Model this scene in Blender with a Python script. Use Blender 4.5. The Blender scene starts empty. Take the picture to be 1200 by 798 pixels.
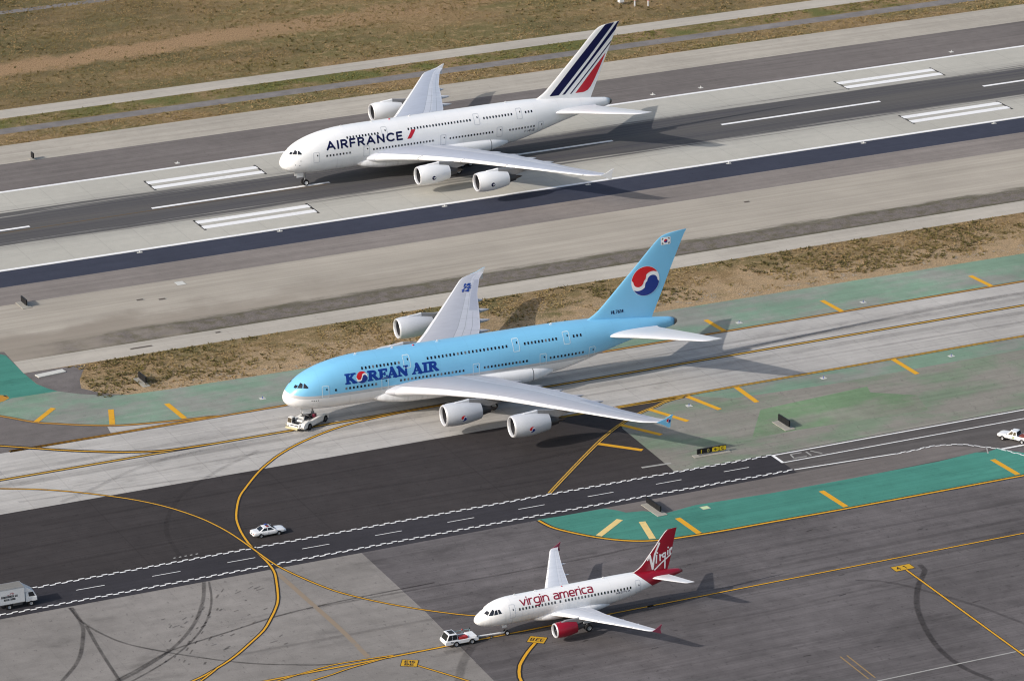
import bpy, math, random
import numpy as np
from mathutils import Vector, Matrix, Quaternion

random.seed(7)
RNG = np.random.default_rng(11)
SC = bpy.context.scene
COL = SC.collection
PI = math.pi
GZ = 0.034                      # height of the top of the painted pavements

# ------------------------------------------------------------------ nodes
class N:
    """tiny helper to write node trees"""
    def __init__(s, name, rough=0.6, spec=0.3, metal=0.0, coat=0.0):
        s.m = bpy.data.materials.new(name); s.m.use_nodes = True
        s.t = s.m.node_tree; s.t.nodes.clear()
        s.out = s.t.nodes.new('ShaderNodeOutputMaterial')
        s.b = s.t.nodes.new('ShaderNodeBsdfPrincipled')
        s.b.inputs['Roughness'].default_value = rough
        s.b.inputs['Specular IOR Level'].default_value = spec
        s.b.inputs['Metallic'].default_value = metal
        s.b.inputs['Coat Weight'].default_value = coat
        s.b.inputs['Coat Roughness'].default_value = 0.15
        s.t.links.new(s.b.outputs[0], s.out.inputs[0])
        s._tc = None
    def link(s, a, b): s.t.links.new(a, b)
    def put(s, inp, v):
        if isinstance(v, (int, float)): inp.default_value = v
        elif isinstance(v, tuple): inp.default_value = v if len(v) != 3 or inp.type != 'RGBA' else v + (1,)
        else: s.link(v, inp)
    def co(s, kind='Object'):
        if s._tc is None: s._tc = s.t.nodes.new('ShaderNodeTexCoord')
        return s._tc.outputs[kind]
    def xyz(s, v=None):
        n = s.t.nodes.new('ShaderNodeSeparateXYZ'); s.link(v or s.co(), n.inputs[0]); return n.outputs
    def scaled(s, sx, sy, sz=1.0, v=None, loc=(0, 0, 0), rot=(0, 0, 0)):
        n = s.t.nodes.new('ShaderNodeMapping'); s.link(v or s.co(), n.inputs[0])
        n.inputs['Scale'].default_value = (sx, sy, sz); n.inputs['Location'].default_value = loc
        n.inputs['Rotation'].default_value = rot
        return n.outputs[0]
    def noise(s, scale, detail=4, rough=0.55, v=None, dist=0.0):
        n = s.t.nodes.new('ShaderNodeTexNoise'); s.link(v or s.co(), n.inputs['Vector'])
        n.inputs['Scale'].default_value = scale; n.inputs['Detail'].default_value = detail
        n.inputs['Roughness'].default_value = rough; n.inputs['Distortion'].default_value = dist
        return n.outputs[0]
    def voro(s, scale, v=None, feature='F1'):
        n = s.t.nodes.new('ShaderNodeTexVoronoi'); s.link(v or s.co(), n.inputs['Vector'])
        n.inputs['Scale'].default_value = scale; n.feature = feature
        return n.outputs[0]
    def m_(s, op, a, b=0.0, c=0.0, clamp=False):
        n = s.t.nodes.new('ShaderNodeMath'); n.operation = op; n.use_clamp = clamp
        s.put(n.inputs[0], a); s.put(n.inputs[1], b); s.put(n.inputs[2], c)
        return n.outputs[0]
    def step(s, v, a, b):
        """smooth 0..1 between a and b (a may be larger than b)"""
        n = s.t.nodes.new('ShaderNodeMapRange'); n.interpolation_type = 'SMOOTHSTEP'
        s.put(n.inputs[0], v)
        if a <= b: fr = (a, b, 0, 1)
        else: fr = (b, a, 1, 0)
        for i, x in enumerate(fr): n.inputs[i + 1].default_value = x
        return n.outputs[0]
    def rng(s, v, a, b, c, d):
        n = s.t.nodes.new('ShaderNodeMapRange'); s.put(n.inputs[0], v)
        for i, x in enumerate((a, b, c, d)): n.inputs[i + 1].default_value = x
        return n.outputs[0]
    def mix(s, f, a, b):
        n = s.t.nodes.new('ShaderNodeMix'); n.data_type = 'RGBA'
        s.put(n.inputs[0], f); s.put(n.inputs[6], a); s.put(n.inputs[7], b); return n.outputs[2]
    def mul(s, col, f):
        n = s.t.nodes.new('ShaderNodeMix'); n.data_type = 'RGBA'; n.blend_type = 'MULTIPLY'
        n.inputs[0].default_value = 1.0
        s.put(n.inputs[6], col)
        g = s.t.nodes.new('ShaderNodeCombineXYZ')
        for i in range(3): s.put(g.inputs[i], f)
        s.link(g.outputs[0], n.inputs[7]); return n.outputs[2]
    def base(s, c): s.put(s.b.inputs['Base Color'], c); return s
    def bump(s, h, strength, dist=0.05):
        n = s.t.nodes.new('ShaderNodeBump'); n.inputs['Strength'].default_value = strength
        n.inputs['Distance'].default_value = dist
        s.put(n.inputs['Height'], h); s.link(n.outputs[0], s.b.inputs['Normal']); return s

def paint(name, col, rough=0.35, spec=0.4, metal=0.0, coat=0.15, dirt=0.08, scale=0.35):
    n = N(name, rough, spec, metal, coat)
    a = n.noise(scale, 5); b = n.noise(scale * 9, 3)
    f = n.m_('ADD', n.rng(a, 0.3, 0.7, 1 - dirt, 1.0), n.rng(b, 0.3, 0.7, -dirt * .4, dirt * .3))
    n.base(n.mul(col, f)); return n.m

def flat(name, col, rough=0.7, spec=0.2, metal=0.0):
    return paint(name, col, rough, spec, metal, 0.0, 0.12, 1.2)

def pave(name, col, blotch=0.16, streak=0.10, grain=0.10, joint=None, jw=0.07, jd=0.25, tint=None, cracks=0.0, oil=0.0, speck=0.14):
    n = N(name, 0.92, 0.15)
    big = n.noise(0.035, 5, 0.6); mid = n.noise(0.4, 5, 0.6); fine = n.noise(5.0, 3, 0.7)
    st = n.noise(1.0, 5, 0.65, n.scaled(0.012, 0.55)); st2 = n.noise(1.0, 4, 0.6, n.scaled(0.05, 2.4, loc=(3, 8, 0)))
    f = n.rng(big, 0.3, 0.7, 1 - blotch, 1 + blotch)
    f = n.m_('MULTIPLY', f, n.rng(mid, 0.25, 0.75, 1 - grain, 1 + grain))
    f = n.m_('MULTIPLY', f, n.rng(fine, 0.25, 0.75, 1 - grain, 1 + grain))
    f = n.m_('MULTIPLY', f, n.rng(st, 0.3, 0.7, 1 - streak, 1 + streak))
    f = n.m_('MULTIPLY', f, n.rng(st2, 0.3, 0.7, 1 - streak * .7, 1 + streak * .7))
    sp = n.noise(1.3, 2, .8, n.scaled(1, .6, loc=(17, 3, 0))); f = n.m_('MULTIPLY', f, n.rng(n.step(sp, .60, .72), 0, 1, 1, 1 - speck))
    x, y, z = n.xyz()
    if joint:
        for ax, p in ((x, joint[0]), (y, joint[1])):
            d = n.m_('ABSOLUTE', n.m_('SUBTRACT', n.m_('FRACT', n.m_('DIVIDE', ax, p)), 0.5))
            g = n.m_('GREATER_THAN', jw / p, n.m_('SUBTRACT', 0.5, d))
            f = n.m_('MULTIPLY', f, n.m_('SUBTRACT', 1.0, n.m_('MULTIPLY', g, jd)))
        cx = n.m_('FLOOR', n.m_('ADD', n.m_('DIVIDE', x, joint[0]), .0)); cy = n.m_('FLOOR', n.m_('DIVIDE', y, joint[1]))
        cc = n.t.nodes.new('ShaderNodeCombineXYZ'); n.link(cx, cc.inputs[0]); n.link(cy, cc.inputs[1])
        w = n.t.nodes.new('ShaderNodeTexWhiteNoise'); n.link(cc.outputs[0], w.inputs[0])
        f = n.m_('MULTIPLY', f, n.rng(w.outputs[0], 0, 1, 0.982, 1.018))
    if cracks:
        wx = n.noise(0.6, 4); wy = n.noise(0.6, 4, .55, n.scaled(1, 1, 1, loc=(31, 7, 0)))
        for ax, p, wb in ((x, 4.3, wx), (y, 5.1, wy), (n.m_('ADD', x, n.m_('MULTIPLY', y, .7)), 13.0, wy)):
            q = n.m_('ADD', n.m_('DIVIDE', ax, p), n.rng(wb, .3, .7, -.16, .16))
            d = n.m_('ABSOLUTE', n.m_('SUBTRACT', n.m_('FRACT', q), 0.5))
            g = n.m_('MULTIPLY', n.step(d, .5 - .16 / p, .5), n.step(mid, .42, .62))
            f = n.m_('MULTIPLY', f, n.m_('SUBTRACT', 1.0, n.m_('MULTIPLY', g, cracks)))
    if oil:
        o = n.noise(0.16, 6, 0.7, n.scaled(0.45, 1.0))
        f = n.m_('MULTIPLY', f, n.rng(n.step(o, 0.52, 0.72), 0, 1, 1, 1 - oil))
    c = n.mul(col, f)
    if tint:
        tn = n.noise(0.09, 5, 0.65, n.scaled(0.6, 1.2, loc=(11, 4, 0)))
        c = n.mix(n.step(tn, 0.42, 0.62), c, n.mul(tint, f))
    n.base(c); n.bump(n.m_('ADD', fine, mid), 0.25, 0.03)
    return n.m

# ------------------------------------------------------------------ objects
def link(o, parent=None):
    COL.objects.link(o)
    if parent is not None: o.parent = parent
    return o

def mk(name, V, F, mat, parent=None, smooth=False, uv=None, fm=None, kind=None, label=None, sharp=None):
    me = bpy.data.meshes.new(name)
    me.from_pydata([tuple(map(float, v)) for v in V], [], [list(map(int, f)) for f in F])
    for m in (mat if isinstance(mat, (list, tuple)) else [mat]): me.materials.append(m)
    if fm is not None:
        me.polygons.foreach_set('material_index', fm)
    if smooth:
        me.polygons.foreach_set('use_smooth', [True] * len(me.polygons))
        if sharp is not None: me.set_sharp_from_angle(angle=math.radians(sharp))
    if uv is not None:
        l = me.uv_layers.new(name='UVMap')
        vi = np.empty(len(me.loops), dtype=np.int32); me.loops.foreach_get('vertex_index', vi)
        l.data.foreach_set('uv', np.asarray(uv, dtype=np.float32)[vi].ravel())
    me.update()
    o = link(bpy.data.objects.new(name, me), parent)
    if kind: o['kind'] = kind
    if label: o['label'] = label
    return o

def thing(name, label, cat, loc=(0, 0, 0), rot=0.0, group=None):
    o = bpy.data.objects.new(name, None); COL.objects.link(o)
    o.empty_display_size = 0.5
    o.location = loc; o.rotation_euler = (0, 0, rot)
    o['label'] = label; o['category'] = cat
    if group: o['group'] = group
    return o

def copy_tree(o, loc=None, rot=None, label=None, parent=None):
    c = o.copy(); COL.objects.link(c)
    if parent is not None: c.parent = parent
    if loc is not None: c.location = loc
    if rot is not None: c.rotation_euler = (0, 0, rot)
    if label: c['label'] = label
    for ch in list(o.children): copy_tree(ch, parent=c)
    return c

class MB:
    def __init__(s): s.V = []; s.F = []
    def add(s, V, F):
        o = len(s.V); s.V += [tuple(v) for v in V]; s.F += [[i + o for i in f] for f in F]; return s
    def box(s, x0, x1, y0, y1, z0, z1):
        V = [(x, y, z) for x in (x0, x1) for y in (y0, y1) for z in (z0, z1)]
        return s.add(V, [(0, 1, 3, 2), (4, 6, 7, 5), (0, 4, 5, 1), (2, 3, 7, 6), (0, 2, 6, 4), (1, 5, 7, 3)])
    def hexa(s, b, t):
        """b,t: 4 points each, counterclockwise from above"""
        F = [(3, 2, 1, 0), (4, 5, 6, 7)] + [(i, (i + 1) % 4, 4 + (i + 1) % 4, 4 + i) for i in range(4)]
        return s.add(list(b) + list(t), F)
    def tube(s, a, b, r0, r1=None, n=12):
        r1 = r0 if r1 is None else r1
        a = Vector(a); b = Vector(b); d = (b - a).normalized()
        u = d.orthogonal().normalized(); v = d.cross(u)
        V = []
        for c, r in ((a, r0), (b, r1)):
            for i in range(n):
                t = 2 * PI * i / n; V.append(c + u * (r * math.cos(t)) + v * (r * math.sin(t)))
        F = [(i, (i + 1) % n, n + (i + 1) % n, n + i) for i in range(n)] + [list(range(n))[::-1], list(range(n, 2 * n))]
        return s.add(V, F)
    def lathe(s, prof, axis='x', c=(0, 0, 0), n=32, close=False):
        V = []; F = []
        for d, r in prof:
            for i in range(n):
                t = 2 * PI * i / n
                a, b = r * math.cos(t), r * math.sin(t)
                p = (d, a, b) if axis == 'x' else ((a, d, b) if axis == 'y' else (a, b, d))
                V.append((p[0] + c[0], p[1] + c[1], p[2] + c[2]))
        for k in range(len(prof) - 1 + (1 if close else 0)):
            q = (k + 1) % len(prof)
            for i in range(n):
                j = (i + 1) % n; F.append((k * n + i, k * n + j, q * n + j, q * n + i))
        return s.add(V, F)
    def prism(s, poly, y0, y1):
        """side profile in x,z pushed from y0 to y1"""
        n = len(poly)
        V = [(x, y0, z) for x, z in poly] + [(x, y1, z) for x, z in poly]
        F = [(i, (i + 1) % n, n + (i + 1) % n, n + i) for i in range(n)] + [list(range(n))[::-1], list(range(n, 2 * n))]
        return s.add(V, F)
    def build(s, name, mat, parent=None, smooth=False, bevel=0.0, **k):
        o = mk(name, s.V, s.F, mat, parent, smooth, **k)
        if bevel:
            b = o.modifiers.new('bevel', 'BEVEL'); b.width = bevel; b.segments = 2; b.limit_method = 'ANGLE'
        return o

def fixn(o):
    import bmesh
    bm = bmesh.new(); bm.from_mesh(o.data); bmesh.ops.recalc_face_normals(bm, faces=bm.faces); bm.to_mesh(o.data); bm.free()
    return o

def pchip(xs, ys):
    xs = np.asarray(xs, float); ys = np.asarray(ys, float)
    h = np.diff(xs); d = np.diff(ys) / h; m = np.zeros_like(xs)
    for i in range(1, len(xs) - 1):
        if d[i - 1] * d[i] > 0:
            w1 = 2 * h[i] + h[i - 1]; w2 = h[i] + 2 * h[i - 1]
            m[i] = (w1 + w2) / (w1 / d[i - 1] + w2 / d[i])
    m[0] = d[0]; m[-1] = d[-1]
    def f(x):
        x = np.clip(np.asarray(x, float), xs[0], xs[-1])
        i = np.clip(np.searchsorted(xs, x, side='right') - 1, 0, len(xs) - 2)
        t = (x - xs[i]) / h[i]
        return ((1 + 2 * t) * (1 - t) ** 2 * ys[i] + t * (1 - t) ** 2 * h[i] * m[i] + t * t * (3 - 2 * t) * ys[i + 1] + t * t * (t - 1) * h[i] * m[i + 1])
    return f

# ------------------------------------------------------------------ shapes in 2D, cut to grids and laid on curved surfaces
def sd_seg(X, Y, a, b):
    ax, ay = a; bx, by = b; dx, dy = bx - ax, by - ay
    L = dx * dx + dy * dy + 1e-12
    t = np.clip(((X - ax) * dx + (Y - ay) * dy) / L, 0, 1)
    return np.hypot(X - ax - t * dx, Y - ay - t * dy)

def sd_poly(X, Y, pts):
    d = np.full(X.shape, 1e9); ins = np.zeros(X.shape, bool); n = len(pts)
    for i in range(n):
        a, b = pts[i], pts[(i + 1) % n]
        d = np.minimum(d, sd_seg(X, Y, a, b))
        c = ((a[1] > Y) != (b[1] > Y)) & (X < (b[0] - a[0]) * (Y - a[1]) / ((b[1] - a[1]) + 1e-15) + a[0])
        ins ^= c
    return np.where(ins, -d, d)

def sd_box(X, Y, x0, x1, y0, y1, r=0.0):
    qx = np.abs(X - (x0 + x1) / 2) - (x1 - x0) / 2 + r; qy = np.abs(Y - (y0 + y1) / 2) - (y1 - y0) / 2 + r
    return np.hypot(np.maximum(qx, 0), np.maximum(qy, 0)) + np.minimum(np.maximum(qx, qy), 0) - r

def sd_strokes(X, Y, strokes, w):
    d = np.full(X.shape, 1e9)
    for st in strokes:
        ww = w
        for a, b in zip(st[:-1], st[1:]): d = np.minimum(d, sd_seg(X, Y, a, b) - ww / 2)
        if len(st) == 1: d = np.minimum(d, np.hypot(X - st[0][0], Y - st[0][1]) - ww * 0.62)
    return d

def decal(name, sdf, box, h, surf, mat, parent, label=None, smooth=True):
    x0, x1, y0, y1 = box
    nx = max(2, int(math.ceil((x1 - x0) / h)) + 1); ny = max(2, int(math.ceil((y1 - y0) / h)) + 1)
    xs = np.linspace(x0, x1, nx); ys = np.linspace(y0, y1, ny)
    X, Y = np.meshgrid(xs, ys, indexing='ij'); D = sdf(X, Y)
    P = []; key = {}; F = []
    def node(i, j):
        k = (i, j)
        if k not in key: key[k] = len(P); P.append((xs[i], ys[j]))
        return key[k]
    def cross(i, j, a, b):
        if (a, b) < (i, j): i, j, a, b = a, b, i, j
        k = (i, j, a, b)
        if k not in key:
            t = D[i, j] / (D[i, j] - D[a, b])
            key[k] = len(P); P.append((xs[i] + t * (xs[a] - xs[i]), ys[j] + t * (ys[b] - ys[j])))
        return key[k]
    ins = D < 0
    any_ = ins[:-1, :-1] | ins[1:, :-1] | ins[:-1, 1:] | ins[1:, 1:]
    for i, j in zip(*np.nonzero(any_)):
        cs = ((i, j), (i + 1, j), (i + 1, j + 1), (i, j + 1)); poly = []
        for k in range(4):
            c, q = cs[k], cs[(k + 1) % 4]
            if ins[c]: poly.append(node(*c))
            if ins[c] != ins[q]: poly.append(cross(*c, *q))
        if len(poly) >= 3: F.append(poly)
    if not F: return None
    P = np.array(P); V = surf(P[:, 0], P[:, 1])
    o = mk(name, V, F, mat, parent, smooth, label=label)
    return o

def arc(cx, cy, rx, ry, a0, a1, n=10):
    return [(cx + rx * math.cos(math.radians(a0 + (a1 - a0) * i / n)), cy + ry * math.sin(math.radians(a0 + (a1 - a0) * i / n))) for i in range(n + 1)]

GL = {   # stroke letters, cap height 1: (advance, strokes)
 'A': (.86, [[(0, 0), (.43, 1), (.86, 0)], [(.16, .32), (.70, .32)]]),
 'I': (.0, [[(0, 0), (0, 1)]]),
 'R': (.62, [[(0, 0), (0, 1), (.34, 1)] + arc(.34, .74, .26, .26, 90, -90)[1:] + [(0, .48)], [(.30, .48), (.64, 0)]]),
 'F': (.54, [[(0, 0), (0, 1), (.56, 1)], [(0, .5), (.48, .5)]]),
 'N': (.70, [[(0, 0), (0, 1), (.70, 0), (.70, 1)]]),
 'C': (.78, [arc(.46, .5, .46, .5, 48, 312, 18)]),
 'E': (.54, [[(.56, 1), (0, 1), (0, 0), (.56, 0)], [(0, .52), (.48, .52)]]),
 'H': (.66, [[(0, 0), (0, 1)], [(.66, 0), (.66, 1)], [(0, .5), (.66, .5)]]),
 'L': (.5, [[(0, 1), (0, 0), (.5, 0)]]),
 'P': (.58, [[(0, 0), (0, 1), (.34, 1)] + arc(.34, .73, .26, .27, 90, -90)[1:] + [(0, .46)]]),
 'J': (.45, [[(.45, 1), (.45, .25)] + arc(.22, .22, .23, .22, 0, -180)[1:]]),
 'V': (.7, [[(0, 1), (.35, 0), (.7, 1)]]),
 'B': (.6, [[(0, 0), (0, 1), (.34, 1)] + arc(.34, .76, .22, .24, 90, -90)[1:] + [(0, .52)], [(.34, .52)] + arc(.34, .26, .26, .26, 90, -90)[1:] + [(0, 0)]]),
 'O': (.8, [arc(.4, .5, .4, .5, 0, 360, 20)]),
 '-': (.3, [[(0, .45), (.3, .45)]]),
 '7': (.55, [[(0, 1), (.55, 1), (.2, 0)]]),
 '6': (.56, [arc(.28, .28, .28, .28, 150, 510, 14), [(.03, .4), (.16, .8), (.42, 1)]]),
 '1': (.2, [[(0, .8), (.2, 1), (.2, 0)]]),
 '4': (.6, [[(.45, 0), (.45, 1), (0, .3), (.6, .3)]]),
 '5': (.55, [[(.5, 1), (.05, 1), (.02, .56)] + arc(.27, .3, .28, .3, 115, -150, 12)]),
 '2': (.55, [arc(.27, .72, .27, .28, 165, -35, 10) + [(0, 0), (.56, 0)]]),
 ' ': (.3, []),
 'v': (.74, [[(0, 1), (.37, 0), (.74, 1)]]),
 'i': (.0, [[(0, 0), (0, 1)], [(0, 1.42)]]),
 'r': (.42, [[(0, 0), (0, 1)], [(0, .55), (.09, .84), (.24, .98), (.46, 1)]]),
 'g': (.80, [[(.80, 1), (.45, 1), (.16, .92), (.02, .66), (.02, .34), (.16, .08), (.40, 0), (.66, .07), (.80, .25)], [(.80, 1), (.80, -.12), (.70, -.34), (.48, -.42), (.12, -.42)]]),
 'n': (.74, [[(0, 0), (0, 1)], [(0, .6), (.12, .88), (.36, 1), (.60, .93), (.74, .68), (.74, 0)]]),
 'a': (.74, [[(.08, .97), (.42, 1), (.66, .92), (.74, .7), (.74, 0), (.32, 0), (.08, .06), (0, .27), (.08, .48), (.32, .56), (.74, .56)]]),
 'm': (1.20, [[(0, 0), (0, 1)], [(0, .6), (.12, .88), (.34, 1), (.53, .9), (.60, .68), (.60, 0)], [(.60, .6), (.72, .88), (.94, 1), (1.13, .9), (1.20, .68), (1.20, 0)]]),
 'e': (.76, [[(.02, .46), (.76, .46), (.76, .68), (.66, .92), (.38, 1), (.12, .92), (0, .66), (0, .34), (.12, .08), (.38, 0), (.68, .03)]]),
 'c': (.62, [[(.62, .98), (.36, 1), (.12, .92), (0, .66), (0, .34), (.12, .08), (.36, 0), (.62, .02)]]),
}

def text_strokes(txt, x0, x1, y0, h, gap, slant=0.0):
    """strokes of txt laid out between x0 and x1 on base line y0"""
    pen = 0.0; out = []
    for k, ch in enumerate(txt):
        adv, st = GL[ch]
        for s in st: out.append([(pen + p[0], p[1]) for p in s])
        pen += adv + gap
    pen -= gap; sx = (x1 - x0) / pen
    return [[(x0 + p[0] * sx + slant * p[1] * h, y0 + p[1] * h) for p in s] for s in out]

def taegeuk(X, Y, cx, cy, r, rot=0.0, t=0.13):
    """swirl emblem: signed shapes of disc, upper comma, lower comma"""
    c, s = math.cos(rot), math.sin(rot)
    u = ((X - cx) * c + (Y - cy) * s) / r; v = (-(X - cx) * s + (Y - cy) * c) / r
    def left(u, v):
        lob = .5 - np.hypot(u + .5, v)
        return np.where(v < 0, lob, .5 - np.abs(u + .5) + v)
    g = np.where(u < 0, left(u, v), -left(-u, -v))
    disc = np.hypot(u, v) - 1
    return disc * r, np.maximum(disc, t - g) * r, np.maximum(disc, t + g) * r

# ------------------------------------------------------------------ aeroplane pieces
class Fuselage:
    def __init__(s, tab, nt=2.35, nb=2.2):
        t = np.array(tab, float); q = np.sqrt(t[:, 0])
        s.top = pchip(q, t[:, 1]); s.bot = pchip(q, t[:, 2]); s.w = pchip(q, t[:, 3]); s.mid = pchip(q, t[:, 4])
        s.L = t[-1, 0]; s.nt = nt; s.nb = nb
    def half(s, x, z):
        q = np.sqrt(np.clip(x, 0, s.L)); zt, zb, w, zm = s.top(q), s.bot(q), s.w(q), s.mid(q)
        H = np.where(z > zm, zt - zm, zm - zb) + 1e-6
        n = np.where(z > zm, s.nt, s.nb)
        r = np.clip(np.abs(z - zm) / H, 0, 1)
        return w * np.power(np.clip(1 - r ** n, 0, 1), 1 / n)
    def side(s, eps, sgn=-1):
        def f(x, z):
            x = np.asarray(x, float); z = np.asarray(z, float)
            y = s.half(x, z); d = 0.02
            yx = (s.half(x + d, z) - s.half(x - d, z)) / (2 * d); yz = (s.half(x, z + d) - s.half(x, z - d)) / (2 * d)
            nn = np.sqrt(1 + yx ** 2 + yz ** 2)
            return np.stack([x - yx / nn * eps, sgn * (y + eps / nn), z - yz / nn * eps], 1)
        return f
    def mesh(s, name, mat, parent, n=88, rings=150):
        qs = np.linspace(0.02, math.sqrt(s.L), rings); V = []; F = []
        for q in qs:
            zt, zb, w, zm = float(s.top(q)), float(s.bot(q)), float(s.w(q)), float(s.mid(q))
            for i in range(n):
                a = 2 * PI * i / n; ca, sa = math.cos(a), math.sin(a)
                e = 2 / (s.nt if sa > 0 else s.nb); H = (zt - zm) if sa > 0 else (zm - zb)
                V.append((q * q, w * math.copysign(abs(ca) ** e, ca), zm + H * math.copysign(abs(sa) ** e, sa)))
        for k in range(rings - 1):
            for i in range(n):
                j = (i + 1) % n; F.append((k * n + i, k * n + j, (k + 1) * n + j, (k + 1) * n + i))
        F.append(list(range(n))); F.append(list(range((rings - 1) * n, rings * n))[::-1])
        return fixn(mk(name, V, F, mat, parent, True))

def naca(u): return 5 * (.2969 * math.sqrt(max(u, 0)) - .126 * u - .3516 * u * u + .2843 * u ** 3 - .1036 * u ** 4)

def lift_surface(tab, ys, regions, parent, side=1, camber=0.015, M=22):
    """tab rows: y, x of nose, x of trailing edge, z of nose, z of trailing edge, thickness ratio"""
    t = np.array(tab, float)
    ys = sorted(set(list(ys) + list(t[:, 0])))
    fs = [(lambda y, k=k: np.interp(y, t[:, 0], t[:, k])) for k in (1, 2)] + [pchip(t[:, 0], t[:, k]) for k in range(3, 6)]
    us = [0.5 * (1 - math.cos(PI * i / M)) for i in range(M + 1)]
    loop = [(u, 1) for u in us[::-1]] + [(u, -1) for u in us[1:-1]]
    n = len(loop); V = []; UV = []
    for y in ys:
        xl, xt, zl, zt, tc = [float(f(y)) for f in fs]; c = xt - xl
        for u, sg in loop:
            V.append((xl + u * c, side * y, zl + (zt - zl) * u + c * (camber * 4 * u * (1 - u) + sg * tc * naca(u)) + (0.02 * sg if u > .99 else 0)))
            UV.append((u, y))
    faces = {}
    for k in range(len(ys) - 1):
        for i in range(n):
            j = (i + 1) % n
            um = (loop[i][0] + loop[j][0]) / 2; ym = (ys[k] + ys[k + 1]) / 2
            r = regions(um, ym)
            faces.setdefault(r, []).append((k * n + i, k * n + j, (k + 1) * n + j, (k + 1) * n + i))
    main = None
    faces.setdefault(regions(.4, ys[-1]), []).append(list(range((len(ys) - 1) * n, len(ys) * n)))
    obs = {}
    for r, fl in sorted(faces.items(), key=lambda kv: 0 if kv[0][0] == 'main' else 1):
        ids = sorted({i for f in fl for i in f}); mp = {a: b for b, a in enumerate(ids)}
        o = mk(r[1], [V[i] for i in ids], [[mp[i] for i in f] for f in fl], r[2], parent if r[0] == 'main' else obs['main'], True, uv=[UV[i] for i in ids], sharp=50)
        if r[0] == 'main': obs['main'] = fixn(o)
        else: fixn(o)
    return obs['main']

def fin_surf(tab, eps, tc):
    t = np.array(tab, float); fl, ft = pchip(t[:, 0], t[:, 1]), pchip(t[:, 0], t[:, 2])
    def f(x, z):
        xl, xt = fl(z), ft(z); c = xt - xl; u = np.clip((x - xl) / c, 0, 1)
        th = 5 * (.2969 * np.sqrt(u) - .126 * u - .3516 * u * u + .2843 * u ** 3 - .1036 * u ** 4) * tc * c
        return np.stack([x, -(th + eps), z], 1)
    def inside(X, Z, m=0.0):
        z = np.clip(Z, t[0, 0], t[-1, 0])
        return np.maximum(fl(z) + m - X, X - ft(z) + m)
    return f, inside

def fin_mesh(tab, tc, mat, parent, name='tail_fin', M=18):
    t = np.array(tab, float); fl, ft = pchip(t[:, 0], t[:, 1]), pchip(t[:, 0], t[:, 2])
    zs = sorted(set(list(np.linspace(t[0, 0], t[-1, 0], 40)) + list(t[:, 0])))
    us = [0.5 * (1 - math.cos(PI * i / M)) for i in range(M + 1)]
    loop = [(u, 1) for u in us[::-1]] + [(u, -1) for u in us[1:-1]]; n = len(loop); V = []; F = []
    for z in zs:
        xl, xt = float(fl(z)), float(ft(z)); c = xt - xl
        for u, sg in loop: V.append((xl + u * c, sg * tc * c * naca(u), z))
    for k in range(len(zs) - 1):
        for i in range(n): j = (i + 1) % n; F.append((k * n + i, k * n + j, (k + 1) * n + j, (k + 1) * n + i))
    F.append(list(range((len(zs) - 1) * n, len(zs) * n)))
    return fixn(mk(name, V, F, mat, parent, True, sharp=50))

def wheel(parent, x, y, z, r, w, mats, name='wheel', rim=False):
    """a tyre with its rim; axle along y; the rim is a mesh of its own on small vehicles"""
    p = [(-w / 2, r * .55), (-w / 2, r * .9), (-w * .38, r * .98), (0, r), (w * .38, r * .98), (w / 2, r * .9), (w / 2, r * .55)]
    q = [(-w * .42, 0.001), (-w * .42, r * .3), (-w * .30, r * .36), (-w * .46, r * .56), (w * .46, r * .56), (w * .30, r * .36), (w * .42, r * .3), (w * .42, 0.001)]
    a = MB().lathe(p, 'y', (x, y, z), 22); k = len(a.F)
    if rim:
        o = a.build(name, mats[0], parent, True, sharp=40)
        MB().lathe(q, 'y', (x, y, z), 22).build('rim', mats[1], o, True, sharp=30); return o
    a.lathe(q, 'y', (x, y, z), 22)
    return a.build(name, list(mats), parent, True, sharp=35, fm=[0] * k + [1] * (len(a.F) - k))

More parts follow.
